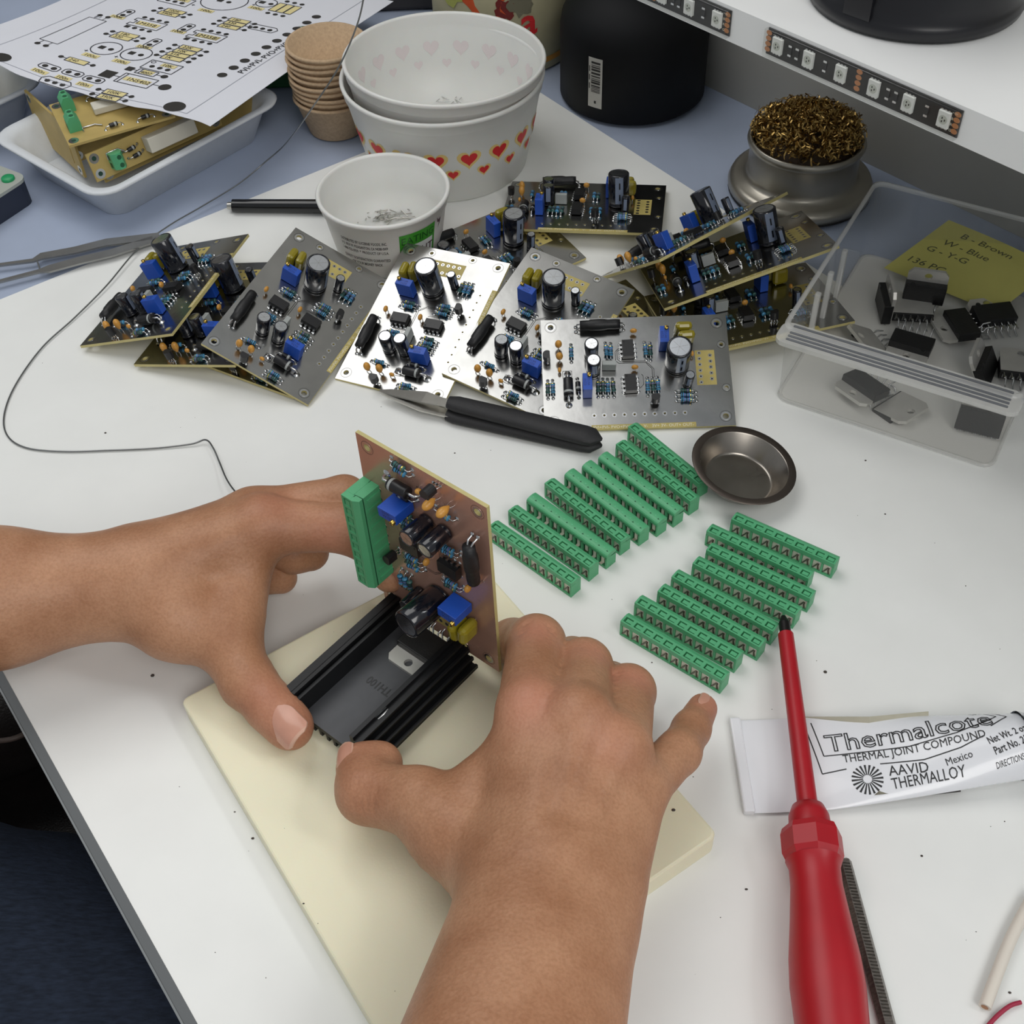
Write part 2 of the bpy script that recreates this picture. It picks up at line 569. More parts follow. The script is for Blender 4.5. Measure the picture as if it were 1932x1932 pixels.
def skin_material():
    m = mat('skin', rgb(186, 138, 110), 0.47, spec=0.35, sss=0.12)
    nt = m.node_tree
    b = nt.nodes['Principled BSDF']
    b.inputs['Subsurface Radius'].default_value = (1.0, 0.35, 0.2)
    tc = nt.nodes.new('ShaderNodeTexCoord')
    def noise(sc_, det):
        n = nt.nodes.new('ShaderNodeTexNoise'); n.inputs['Scale'].default_value = sc_; n.inputs['Detail'].default_value = det
        nt.links.new(tc.outputs['Object'], n.inputs['Vector']); return n
    n1 = noise(45, 4); rp = nt.nodes.new('ShaderNodeValToRGB')
    rp.color_ramp.elements[0].position = 0.32; rp.color_ramp.elements[0].color = rgb(166, 118, 87)
    rp.color_ramp.elements[1].position = 0.68; rp.color_ramp.elements[1].color = rgb(189, 142, 110)
    nt.links.new(n1.outputs[0], rp.inputs[0])
    n2 = noise(900, 3); r2 = nt.nodes.new('ShaderNodeValToRGB')
    r2.color_ramp.elements[0].position = 0.35; r2.color_ramp.elements[0].color = (0.88, 0.85, 0.82, 1)
    r2.color_ramp.elements[1].position = 0.6; r2.color_ramp.elements[1].color = (1, 1, 1, 1)
    nt.links.new(n2.outputs[0], r2.inputs[0])
    mx = nt.nodes.new('ShaderNodeMix'); mx.data_type = 'RGBA'; mx.blend_type = 'MULTIPLY'; mx.inputs[0].default_value = 1
    nt.links.new(rp.outputs[0], mx.inputs[6]); nt.links.new(r2.outputs[0], mx.inputs[7])
    at = nt.nodes.new('ShaderNodeAttribute'); at.attribute_name = 'redness'
    m2 = nt.nodes.new('ShaderNodeMix'); m2.data_type = 'RGBA'
    nt.links.new(at.outputs['Fac'], m2.inputs[0]); nt.links.new(mx.outputs[2], m2.inputs[6]); m2.inputs[7].default_value = rgb(206, 134, 114)
    nt.links.new(m2.outputs[2], b.inputs['Base Color'])
    v = nt.nodes.new('ShaderNodeTexVoronoi'); v.inputs['Scale'].default_value = 620
    nt.links.new(tc.outputs['Object'], v.inputs['Vector'])
    n3 = noise(260, 5)
    ad = nt.nodes.new('ShaderNodeMath'); ad.operation = 'ADD'
    nt.links.new(v.outputs[0], ad.inputs[0]); nt.links.new(n3.outputs[0], ad.inputs[1])
    bp = nt.nodes.new('ShaderNodeBump'); bp.inputs['Strength'].default_value = 0.22; bp.inputs['Distance'].default_value = 0.0005
    nt.links.new(ad.outputs[0], bp.inputs['Height']); nt.links.new(bp.outputs[0], b.inputs['Normal'])
    return m
skin = skin_material()
nailm = mat('fingernail', rgb(202, 148, 126), 0.3, spec=0.5, noise=0.05, nscale=200, coat=0.2)
nailtip = mat('nail_edge', rgb(206, 164, 142), 0.4)

def nail(c, d, nrm, w, l, parent, curl=.24):
    """curved nail plate: c centre, d towards the fingertip, nrm outwards"""
    d = Vector(d).normalized(); nrm = Vector(nrm); nrm = (nrm - d * nrm.dot(d)).normalized(); s_ = d.cross(nrm)
    mb = MB(); NU, NV = 12, 14
    rows = []
    for j in range(NV + 1):
        t = j / NV
        hw = w / 2
        if t < .4: hw *= max(.12, 1 - (1 - t / .4) ** 2.2) ** .5
        if t > .82: hw *= (1 - .42 * ((t - .82) / .18) ** 2)
        for i in range(NU + 1):
            a = (i / NU - 0.5) * 2 * hw / (w / 2)
            y = -l / 2 + l * t
            p = Vector(c) + s_ * (a * w / 2) + d * y - nrm * (curl * w * a * a + 0.06 * l * (t * 2 - 1) ** 2)
            rows.append(p)
    fs = [(j * (NU + 1) + i, j * (NU + 1) + i + 1, (j + 1) * (NU + 1) + i + 1, (j + 1) * (NU + 1) + i) for j in range(NV) for i in range(NU)]
    back = [p - nrm * 0.7 for p in rows]
    k = len(rows)
    cut = NU * (NV - 1)
    mb.add(rows, fs[:cut], nailm, True); mb.add(rows, fs[cut:], nailtip, True)
    mb.add(back, [f[::-1] for f in fs], nailtip, True)
    bd = [i for i in range(NU + 1)] + [(j * (NU + 1) + NU) for j in range(1, NV + 1)] + [NV * (NU + 1) + i for i in range(NU - 1, -1, -1)] + [j * (NU + 1) for j in range(NV - 1, 0, -1)]
    mb.add(rows + back, [(bd[i], bd[(i + 1) % len(bd)], k + bd[(i + 1) % len(bd)], k + bd[i]) for i in range(len(bd))], nailtip)
    o = mb.build('fingernail', parent)
    return o

def J(x, y, h):
    return tuple(P(x, y, h))
def chain(js, rs):
    return [(js[i], js[i + 1], rs[i], rs[i + 1]) for i in range(len(js) - 1)]

person = thing('person', 'seated person in dark blue jeans holding the circuit board with bare hands', 'person', (0, 0, 0))
# --- right arm, reaching in from the bottom
rw = J(1035, 1715, 50); rf = J(930, 2110, 66)
upn = Vector((0.05, -0.25, 0.96)).normalized()
mcp = [J(1003, 1340, 60), J(1092, 1358, 65), J(1166, 1412, 58), J(1203, 1490, 47)]
car = [J(985, 1650, 48), J(1025, 1645, 53), J(1075, 1645, 51), J(1140, 1650, 44)]
base = [(rf, rw, 34.5, 30.0, upn, 1.35),
        (car[0], mcp[0], 16.0, 12.0), (car[1], mcp[1], 15.5, 11.8), (car[2], mcp[2], 15.0, 11.3), (car[3], mcp[3], 15.0, 10.8),
        (rw, J(1060, 1600, 48), 27.0, 24.0, upn, 1.45),
        (J(960, 1660, 42), J(850, 1560, 38), 19.0, 15.0), (J(850, 1560, 38), J(790, 1512, 38), 15.0, 12.5),
        (J(920, 1480, 44), J(1010, 1400, 50), 12, 12)]
thumb = chain([J(800, 1518, 38), J(695, 1494, 31), J(684, 1450, 27)], [12.6, 11.8, 10.2]) + [(J(690, 1478, 30), J(716, 1442, 26), 10.4, 9.0)]
idx = chain([mcp[0], J(1012, 1214, 45), J(968, 1210, 24), J(930, 1212, 13)], [12.8, 11.2, 9.2, 7.8])
mid = chain([mcp[1], J(1101, 1258, 43), J(1080, 1245, 20), J(1045, 1250, 18)], [12.4, 11.0, 9.2, 8])
rng = chain([mcp[2], J(1185, 1305, 38), J(1150, 1290, 16), J(1110, 1300, 10)], [11.8, 10.4, 8.8, 7.8])
pky = chain([mcp[3], J(1280, 1420, 38), J(1304, 1376, 30), J(1325, 1337, 24)], [10.4, 8.2, 7.2, 6.0])
red = [(Vector(mcp[0]) + Vector((0, -4, 10)), 12, 0.42), (J(1010, 1200, 56), 9, 0.5), (J(1115, 1248, 53), 9, 0.5), (J(1196, 1296, 47), 9, 0.55), (J(1330, 1335, 26), 10, 0.6),
       (J(1140, 1400, 66), 12, 0.3), (J(680, 1440, 30), 12, 0.3), (J(690, 1495, 40), 12, 0.1)]
def crease(pts, r, dep):
    return [(pts[i], pts[i + 1], r, dep) for i in range(len(pts) - 1)]
def knuckle(c, d, w_, n=3, gap=2.2, dep=.45):
    """short transverse skin folds over a joint: c on the skin, d along the finger"""
    c, d = Vector(c), Vector(d).normalized(); s_ = d.cross(Vector((0, -.6, .8))).normalized(); out = []
    for i in range(n):
        p = c + d * ((i - (n - 1) / 2) * gap); out.append((tuple(p - s_ * w_), tuple(p + s_ * w_), .8, dep))
    return out
gr = []
for mc, pj, hh in ((mcp[0], (1012, 1196), 56), (mcp[1], (1110, 1246), 54), (mcp[2], (1192, 1292), 48)):
    c_ = Vector(J(pj[0], pj[1], hh)); gr += knuckle(c_, c_ - Vector(mc), 5.5, 4, 2.6, 1.1)
gr += knuckle(J(1283, 1412, 45), Vector(J(1304, 1376, 30)) - Vector(J(1280, 1420, 38)), 4, 3, 2, .5) + knuckle(J(1308, 1370, 36), Vector(J(1304, 1376, 30)) - Vector(J(1280, 1420, 38)), 3.5, 3, 1.8, .5)
gr += knuckle(J(690, 1500, 42), Vector(J(695, 1494, 31)) - Vector(J(800, 1518, 38)), 6, 4, 2.8, .9)
# valleys between the extensor tendons
for a_, b_ in (((1050, 1390, 74), (1040, 1520, 72)), ((1128, 1425, 70), (1085, 1540, 70)), ((1178, 1470, 62), (1130, 1560, 63))):
    gr.append((J(*a_), J(*b_), 4.5, 1.5))
for k in range(5):
    gr.append((J(760 + 22 * k, 1600 + 22 * k, 34), J(800 + 14 * k, 1590 + 22 * k, 44), 1.0, .6))
ra = put('arm', arm_mesh('arm', base, [thumb, idx, mid, rng, pky], kb=9, kf=3.6, red=red, grooves=gr), person)
ra.data.materials.append(skin)
ra['label'] = 'bare right forearm and hand, fingers spread around the heatsink'
vtx = Vector(J(1336, 1330, 29)); nd = Vector(J(1325, 1337, 24)) - Vector(J(1304, 1376, 30))
nail(vtx + Vector((0.6, -0.5, 0.6)), nd, (0.75, -0.3, 0.6), 8.5, 10, ra)
nail(Vector(J(637, 1440, 33)), Vector(J(690, 1420, 27)) - Vector(J(697, 1494, 31)), (-0.80, -0.30, 0.52), 13, 16, ra)
# --- left arm, reaching in from the left edge
lw = J(238, 1102, 40); lf = J(-10, 1128, 44); lff = J(-210, 1150, 52)
lmcp = [J(498, 992, 52), J(478, 975, 46), J(462, 1000, 34), J(440, 1040, 22)]
base = [(lff, lf, 31, 28.0), (lf, lw, 28.0, 21.0), (lw, J(300, 1095, 40), 21, 20),
        (J(290, 1085, 42), lmcp[0], 19, 12.5), (J(285, 1075, 38), lmcp[1], 18, 12), (J(290, 1100, 32), lmcp[2], 17, 11.5), (J(300, 1120, 28), lmcp[3], 16, 10),
        (J(300, 1130, 36), J(335, 1165, 34), 18, 16.5), (J(335, 1165, 34), J(428, 1208, 30), 16.5, 12.8),
        (J(478, 1035, 42), J(452, 1150, 34), 9.5, 11)]
thumb = chain([J(425, 1205, 30), J(468, 1287, 26), J(540, 1362, 22)], [12.8, 11.2, 9.2]) + [(J(510, 1335, 24), J(548, 1372, 22), 9.8, 9.2)]
idx = chain([lmcp[0], J(646, 996, 50), J(715, 1035, 42), J(735, 1085, 36)], [12.2, 10.2, 8.8, 7.5])
mid = chain([lmcp[1], J(650, 940, 50), J(735, 985, 42), J(760, 1040, 36)], [11.8, 9.8, 8.6, 7.4])
rng = chain([lmcp[2], J(555, 1042, 24), J(585, 1042, 20)], [11, 9.2, 8.6])
pky = chain([lmcp[3], J(500, 1085, 14), J(530, 1090, 11)], [9.5, 8.2, 7.4])
red = [(J(630, 1020, 55), 14, 0.35), (J(545, 1365, 25), 12, 0.4), (J(500, 1310, 30), 10, 0.25), (J(520, 960, 60), 12, 0.3)]
td = Vector(J(468, 1287, 26)) - Vector(J(425, 1205, 30))
gr = knuckle(J(462, 1284, 38), td, 6, 5, 2.4, .6) + knuckle(J(515, 1268, 28), td, 4, 3, 2.2, .7)
for k in range(4): gr.append((J(335 + 14 * k, 1225 + 7 * k, 30), J(352 + 16 * k, 1243 + 6 * k, 24), 1.0, .6))
la = put('arm', arm_mesh('arm', base, [thumb, idx, mid, rng, pky], kb=10, kf=6, red=red, grooves=gr), person)
la.data.materials.append(skin)
la['label'] = 'bare left forearm and hand gripping the board from behind, thumb on the heatsink'
nd = Vector(J(548, 1372, 22)) - Vector(J(480, 1300, 24))
nail(Vector(J(531, 1368, 31.6)), nd, (-0.42, -0.38, 0.82), 14.0, 17, la)
# --- jeans below the table edge
denim = mat('dark_denim', rgb(30, 37, 50), 0.85, spec=0.2, noise=0.35, nscale=700, stretch=(0.25, 1, 1), bump=0.5, bscale=1500)
mb = MB()
rows = []
for i in range(25):
    t = i / 24
    c = P(-260, 1830, -95).lerp(P(560, 1990, -110), t)
    r = 88 - 8 * t
    for k in range(28):
        a = 2 * math.pi * k / 28
        wr = 1 + 0.018 * math.sin(5 * a + 9 * t) + 0.012 * math.sin(23 * t + 2 * a)
        rows.append(c + Vector((-0.25, 0.97, 0)) * (r * wr * math.cos(a)) + Vector((0, 0, 1)) * (r * 0.72 * wr * math.sin(a)))
mb.add(rows, [(i * 28 + k, i * 28 + (k + 1) % 28, (i + 1) * 28 + (k + 1) % 28, (i + 1) * 28 + k) for i in range(24) for k in range(28)], denim, True)
mb.add(rows[:28], [list(range(28))[::-1]], denim); mb.add(rows[-28:], [list(range(28))], denim)
o = mb.build('jeans', person); o['label'] = 'dark blue denim trouser leg below the table edge'
# --- leather chair
leather = mat('black_leather', rgb(24, 20, 19), 0.42, noise=0.3, nscale=90, bump=0.5, bscale=700)
seam = mat('leather_seam', rgb(60, 48, 42), 0.6)
ch = thing('leather_chair', 'black leather chair showing below the left forearm', 'chair', (0, 0, 0))
mb = MB()
c = P(-90, 1290, -120)
mb.ellipsoid((0, 0, 0), (130, 60, 60), leather, 28, 14, Matrix.Translation(c) @ Matrix.Rotation(math.radians(20), 4, 'Z'))
mb.build('armrest', ch)
mb = MB(); c2 = P(0, 1560, -150)
mb.box((c2.x, c2.y, -218), (420, 420, 70), leather, bevel=26)
mb.build('seat_cushion', ch)
mb = MB()
mb.tube(smooth_path([P(-60, 1400, -52), P(20, 1395, -48), P(70, 1372, -52), P(105, 1362, -62)], 6), 1.4, seam, 6)
mb.build('seam', ch)
# ---------------------------------------------------------------- circuit boards
BW, BD, BT = 98.0, 64.8, 1.6
tin = mat('tinned_copper', rgb(176, 176, 174), 0.19, metal=1.0, noise=0.10, nscale=55, rnoise=0.09, bump=0.05, bscale=120)
fr4 = mat('fr4_laminate', rgb(194, 182, 124), 0.5, noise=0.08, nscale=120)
fr4d = mat('fr4_patch', rgb(182, 166, 98), 0.5, noise=0.06, nscale=200)
copper = mat('bare_copper', rgb(200, 158, 140), 0.27, metal=0.5, noise=0.08, nscale=40, rnoise=0.08)
solder = mat('solder', rgb(205, 206, 206), 0.22, metal=1.0)
dark = mat('hole_dark', rgb(30, 28, 26), 0.8)
blackpl = mat('black_epoxy', rgb(26, 26, 28), 0.38, noise=0.15, nscale=500)
shrink = mat('heat_shrink', rgb(22, 22, 24), 0.5, bump=0.3, bscale=500)
sleeve = mat('capacitor_sleeve', rgb(20, 22, 30), 0.16, coat=0.4)
stripe = mat('capacitor_stripe', rgb(122, 134, 156), 0.35)
alu = mat('capacitor_top', rgb(215, 218, 222), 0.22, metal=1.0)
bluepl = mat('blue_trimmer_plastic', rgb(30, 78, 176), 0.42)
brass = mat('brass', rgb(214, 180, 92), 0.25, metal=1.0)
orange = mat('orange_epoxy', rgb(204, 148, 66), 0.35, noise=0.1, nscale=300)
olive = mat('olive_film', rgb(140, 128, 30), 0.25, coat=0.3, noise=0.1, nscale=200)
resb = mat('resistor_blue', rgb(66, 138, 178), 0.35)
resg = mat('resistor_green', rgb(52, 96, 92), 0.4)
bandk = mat('band_black', rgb(20, 20, 24), 0.5)
bandr = mat('band_violet', rgb(120, 84, 140), 0.5)
greyb = mat('grey_box_plastic', rgb(160, 164, 162), 0.5)
whitep = mat('white_print', rgb(225, 222, 205), 0.6)
green = mat('green_terminal_plastic', rgb(84, 170, 120), 0.42, noise=0.04, nscale=150)
steel = mat('steel', rgb(190, 188, 182), 0.28, metal=1.0, noise=0.08, nscale=100)
inkw = mat('dark_ink', rgb(26, 38, 84), 0.6)

HOLES = [(5.1, 60.2, 1.6, 3.0), (92.9, 59.6, 1.6, 3.0), (94.2, 46.8, 1.1, 2.2), (94.9, 21.6, 1.1, 2.2), (93.2, 5.4, 1.6, 3.0), (5.1, 5.4, 1.6, 3.0)]
TERM = [(25.9 + 5.18 * i, 8.05) for i in range(10)]
PADS = [(82.2, 42.2 - 3.42 * i) for i in range(6)] + [(87.8, 40.6 - 3.42 * i) for i in range(5)]

def board_mesh(name, top):
    """laminate with real drilled holes; the component side is copper"""
    bm = bmesh.new()
    loops = []
    def loop(pts):
        vs = [bm.verts.new((x * S, y * S, 0)) for x, y in pts]
        es = [bm.edges.new((vs[i], vs[(i + 1) % len(vs)])) for i in range(len(vs))]
        loops.extend(es)
    loop([(0, 0), (BW, 0), (BW, BD), (0, BD)])
    for x, y, r, _ in HOLES:
        loop([(x + r * math.cos(a * math.pi / 6), y + r * math.sin(a * math.pi / 6)) for a in range(12)])
    for x, y in TERM:
        loop([(x + 0.6 * math.cos(a * math.pi / 3), y + 0.6 * math.sin(a * math.pi / 3)) for a in range(6)])
    bmesh.ops.triangle_fill(bm, use_beauty=True, use_dissolve=False, edges=loops)
    bm.normal_update()
    for f in bm.faces:
        if f.normal.z < 0:
            f.normal_flip()
    tops = list(bm.faces)
    r = bmesh.ops.extrude_face_region(bm, geom=tops)
    for e in r['geom']:
        if isinstance(e, bmesh.types.BMVert):
            e.co.z -= BT * S
    bm.normal_update()
    # extrude keeps the copies as the moved cap: originals stay on top
    for f in bm.faces:
        c = f.calc_center_median().z
        f.material_index = 0 if c > -1e-5 else 1
    bmesh.ops.recalc_face_normals(bm, faces=bm.faces[:])
    me = bpy.data.meshes.new(name)
    bm.to_mesh(me); bm.free()
    me.materials.append(top); me.materials.append(fr4)
    return me
BOARD = board_mesh('laminate', tin)
BOARD_CU = board_mesh('laminate', copper)

def mk_res(body, L=10.4, bl=6.0, r=1.15, b2=bandk):
    mb = MB()
    prof = [(0.05, -bl / 2), (r * 1.0, -bl / 2 + .25), (r * 1.12, -bl / 2 + 0.8), (r * 1.05, -bl / 2 + 1.5), (r * .85, -bl / 2 + 1.9), (r * .85, bl / 2 - 1.9), (r * 1.05, bl / 2 - 1.5), (r * 1.12, bl / 2 - .8), (r, bl / 2 - .25), (0.05, bl / 2)]
    Mx = Matrix.Translation((0, 0, r + 0.7)) @ Matrix.Rotation(math.pi / 2, 4, 'Y')
    mb.lathe(prof, body, 10, M=Mx)
    for x, mt in ((-2.2, bandk), (-1.0, b2), (-0.1, bandk), (0.8, bandr), (2.1, brass)):
        rr = r * (1.13 if abs(x) > 2 else .9)
        mb.lathe([(rr, x - .22), (rr, x + .22)], mt, 10, M=Mx)
    for s in (-1, 1):
        mb.tube([(s * (bl / 2 - .2), 0, r + .7), (s * (L / 2 - .6), 0, r + .7), (s * L / 2, 0, r * .7), (s * L / 2, 0, -2.2)], 0.3, solder, 5)
        mb.lathe([(1.0, 0.02), (.75, .3), (.3, .5)], solder, 8, (s * L / 2, 0, 0))
    return mb.mesh('resistor')
def mk_choke():
    mb = MB()
    Mx = Matrix.Translation((0, 0, 4.0)) @ Matrix.Rotation(math.pi / 2, 4, 'Y')
    prof = [(.1, -10.6), (2.5, -10.5), (2.6, -6), (3.0, -5), (3.1, 0), (3.0, 2.2), (2.6, 4), (2.7, 8), (2.5, 10.5), (.1, 10.6)]
    mb.lathe(prof, shrink, 14, M=Mx)
    for s in (-1, 1):
        for k in (-1, 1):
            mb.tube([(s * 10.2, k * .9, 3.6), (s * 12, k * 1.3, 2.6), (s * 12.6, k * 1.4, -2)], .45, solder, 6)
            mb.lathe([(1.1, 0.02), (.8, .4), (.3, .7)], solder, 8, (s * 12.6, k * 1.4, 0))
    return mb.mesh('choke')
def mk_ceramic(s=1.0):
    mb = MB()
    mb.ellipsoid((0, 0, 3.4 * s), (1.9 * s, 1.2 * s, 1.7 * s), orange, 10, 8)
    for k in (-1, 1):
        mb.tube([(k * .9 * s, 0, 2.2 * s), (k * 1.27, 0, .9), (k * 1.27, 0, -2)], .25, solder, 5)
    return mb.mesh('ceramic_capacitor')
def mk_tant():
    mb = MB()
    mb.ellipsoid((0, 0, 5.2), (1.9, 1.9, 2.9), orange, 12, 10)
    mb.lathe([(.5, 1.6), (1.2, 2.8), (1.6, 3.8)], orange, 10)
    for k in (-1, 1):
        mb.tube([(k * .6, 0, 2.2), (k * 1.27, 0, .6), (k * 1.27, 0, -2)], .25, solder, 5)
    return mb.mesh('tantalum_capacitor')
def mk_to92():
    mb = MB()
    pts = [(2.3 * math.cos(a), 2.3 * math.sin(a)) for a in [math.radians(-40 + 260 * i / 12) for i in range(13)]]
    mb.prism(pts, 2.6, 7.2, blackpl)
    for x in (-1.27, 0, 1.27):
        mb.tube([(x, 0, 2.7), (x * 1.3, 0, 1), (x * 1.3, 0, -2)], .3, solder, 5)
        mb.lathe([(.9, 0.02), (.6, .3), (.3, .5)], solder, 8, (x * 1.3, 0, 0))
    return mb.mesh('transistor')
def mk_ecap(r, h):
    mb = MB()
    prof = [(.1, .3), (r * .9, .3), (r, .8), (r, 1.6), (r * .93, 2.1), (r, 2.7), (r, h - .6), (r * .93, h - .1), (r * .82, h), (r * .80, h - .25)]
    mb.lathe(prof, sleeve, 26)
    a0 = math.radians(-22)
    vs, n = [], 5
    for z in (3.0, h - .9):
        for i in range(n + 1):
            a = a0 - math.pi / 2 + math.radians(44) * i / n
            vs.append(((r + .04) * math.cos(a), (r + .04) * math.sin(a), z))
    mb.add(vs, [(i, i + 1, n + 2 + i, n + 1 + i) for i in range(n)], stripe, True)
    if r > 4:                           # the minus sign boxes printed on the stripe
        for zc in (h * .35, h * .7):
            vs = []
            for z in (zc - 2, zc + 2):
                for a in (-92, -84):
                    t = math.radians(a)
                    vs.append(((r + .08) * math.cos(t), (r + .08) * math.sin(t), z))
            mb.add(vs, [(0, 1, 3, 2)], sleeve)
    body = mb.mesh('electrolytic_capacitor')
    mt = MB()
    mt.disc((0, 0, h - .2), r * .81, alu, 24)
    for a in (0, 60, 120):
        t = math.radians(a)
        mt.add([(r * .7 * math.cos(t) + .12 * math.sin(t), r * .7 * math.sin(t) - .12 * math.cos(t), h - .17), (r * .7 * math.cos(t) - .12 * math.sin(t), r * .7 * math.sin(t) + .12 * math.cos(t), h - .17),
                (-r * .7 * math.cos(t) - .12 * math.sin(t), -r * .7 * math.sin(t) + .12 * math.cos(t), h - .17), (-r * .7 * math.cos(t) + .12 * math.sin(t), -r * .7 * math.sin(t) - .12 * math.cos(t), h - .17)], [(0, 1, 2, 3)], solder)
    return body, mt.mesh('metal_top')
def mk_film():
    mb = MB()
    mb.box((0, 0, 5.2), (9.0, 4.6, 9.6), olive, bevel=2.0)
    for k in (-1, 1):
        mb.tube([(k * 2.5, 0, 1.2), (k * 2.5, 0, -2)], .3, solder, 5)
    return mb.mesh('film_capacitor')
def mk_trim():
    mb = MB()
    mb.box((0, 0, 5.4), (4.8, 9.5, 10.0), bluepl, bevel=.25)
    for y in (-2.54, 0, 2.54):
        mb.tube([(0, y, .6), (0, y, -2)], .3, solder, 5)
    for ln, txt in enumerate(('W103', '0250')):
        vs, fs = text_geo(txt, 2.0)
        mb.add([(1.3 - v.y - ln * 1.9, v.x - 2.4, 10.42) for v in vs], fs, inkw)
    body = mb.mesh('trimmer')
    s = MB()
    s.lathe([(1.1, 10.3), (1.1, 11.7), (.9, 11.9), (.02, 11.9)], brass, 12, (1.0, 3.4, 0))
    s.box((1.0, 3.4, 11.9), (1.9, .35, .1), dark)
    return body, s.mesh('adjusting_screw')
def mk_box():
    mb = MB()
    mb.box((0, 0, 3.6), (7.2, 2.6, 6.4), greyb, bevel=.25)
    return mb.mesh('box_capacitor')
def mk_dip():
    mb = MB()
    prof = [(-3.15, 1.9), (-2.9, 3.9), (2.9, 3.9), (3.15, 1.9), (2.9, .6), (-2.9, .6)]
    M = Matrix.Rotation(math.pi / 2, 4, 'X')
    # body along y
    n = len(prof)
    vs = [(x, -4.8, z) for x, z in prof] + [(x, 4.8, z) for x, z in prof]
    mb.add(vs, [list(range(n)), list(range(n, 2 * n))[::-1]] + [(i, n + i, n + (i + 1) % n, (i + 1) % n) for i in range(n)], blackpl)
    mb.disc((-1.9, 3.6, 3.92), .5, dark, 10)
    for s in (-1, 1):
        for k in range(4):
            y = -3.81 + 2.54 * k
            mb.box((s * 3.5, y, 2.0), (.8, 1.2, .25), solder)
            mb.box((s * 3.85, y, .9), (.25, 1.0, 2.3), solder)
            mb.box((s * 3.85, y, -.9), (.22, .5, 2.4), solder)
            mb.lathe([(1.0, .02), (.7, .25), (.3, .4)], solder, 8, (s * 3.85, y, 0))
    return mb.mesh('op_amp_chip')
def mk_diode(L, bl, r, zc):
    mb = MB()
    Mx = Matrix.Translation((0, 0, zc)) @ Matrix.Rotation(math.pi / 2, 4, 'Y')
    mb.lathe([(.05, -bl / 2), (r * .95, -bl / 2), (r, -bl / 2 + .3), (r, bl / 2 - .3), (r * .95, bl / 2), (.05, bl / 2)], blackpl, 14, M=Mx)
    mb.lathe([(r * 1.015, bl / 2 - 2.2), (r * 1.015, bl / 2 - 1.0)], greyb, 14, M=Mx)
    rl = .62 if r > 2 else .35
    for s in (-1, 1):
        mb.tube([(s * bl / 2, 0, zc), (s * (L / 2 - 1), 0, zc), (s * L / 2, 0, zc - 1.2), (s * L / 2, 0, -2.2)], rl, solder, 7)
        mb.lathe([(rl * 3, 0.02), (rl * 2.2, .5), (rl, .9)], solder, 9, (s * L / 2, 0, 0))
    return mb.mesh('diode')
RB, RG, RB2 = mk_res(resb), mk_res(resg), mk_res(resb, b2=bandr)
CH, CER, CERS, TAN, T92 = mk_choke(), mk_ceramic(1.0), mk_ceramic(.8), mk_tant(), mk_to92()
EC_M, EC_B, EC_S = mk_ecap(3.7, 12.6), mk_ecap(6.4, 20.5), mk_ecap(2.5, 11.0)
FILM, TRIM, BOXC, DIP = mk_film(), mk_trim(), mk_box(), mk_dip()
DB, DS = mk_diode(18.0, 9.5, 2.6, 3.2), mk_diode(11.0, 5.2, 1.35, 2.0)
HP = math.pi / 2
# (name, mesh, sub-part name, sub mesh, u, v, rotation, height class)
COMP = [('choke', CH, None, None, 31.0, 58.6, .03, 7), ('ceramic_capacitor', CER, None, None, 48.5, 54.8, 0, 5), ('ceramic_capacitor', CER, None, None, 48.0, 33.4, 0, 5),
        ('ceramic_capacitor', CERS, None, None, 78.3, 40.6, HP, 5), ('tantalum_capacitor', TAN, None, None, 8.8, 47.7, HP, 8), ('tantalum_capacitor', TAN, None, None, 9.3, 40.6, HP, 8),
        ('ceramic_capacitor', CERS, None, None, 8.9, 33.6, HP, 5), ('transistor', T92, None, None, 2.9, 41.0, HP, 7), ('transistor', T92, None, None, 57.5, 14.3, math.pi, 7)]
for u, v0, g in ((15.4, 44.4, RB), (33.8, 44.7, RB), (36.1, 44.3, RB), (54.3, 44.3, RB), (56.8, 43.8, RG), (28.6, 23.6, RG), (31.1, 23.7, RG), (33.6, 23.4, RB), (36.4, 23.5, RG),
                 (54.2, 23.4, RB), (56.9, 23.3, RG), (59.5, 23.5, RB), (2.5, 23.7, RG), (5.1, 23.8, RB)):
    COMP.append(('resistor', g, None, None, u, v0, HP, 3))
for v0, g in ((19.8, RG), (17.25, RB2), (14.65, RB2)):
    COMP.append(('resistor', g, None, None, 73.7, v0, 0, 3))
COMP += [('electrolytic_capacitor', EC_M[0], 'metal_top', EC_M[1], 25.9, 43.3, .2, 12), ('electrolytic_capacitor', EC_M[0], 'metal_top', EC_M[1], 26.6, 33.9, .1, 12),
         ('electrolytic_capacitor', EC_B[0], 'metal_top', EC_B[1], 70.2, 36.0, .15, 21), ('electrolytic_capacitor', EC_S[0], 'metal_top', EC_S[1], 74.9, 24.4, -.1, 11),
         ('film_capacitor', FILM, None, None, 74.0, 54.0, 0, 10), ('film_capacitor', FILM, None, None, 75.3, 48.9, .1, 10),
         ('trimmer', TRIM[0], 'adjusting_screw', TRIM[1], 63.8, 48.5, 0, 12), ('trimmer', TRIM[0], 'adjusting_screw', TRIM[1], 22.8, 22.7, 0, 12),
         ('box_capacitor', BOXC, None, None, 34.7, 34.8, 0, 7), ('op_amp_chip', DIP, None, None, 45.0, 44.7, 0, 4), ('op_amp_chip', DIP, None, None, 45.4, 24.7, 0, 4),
         ('diode', DB, None, None, 13.1, 23.4, -HP, 6), ('diode', DS, None, None, 18.2, 24.0, -HP, 4)]

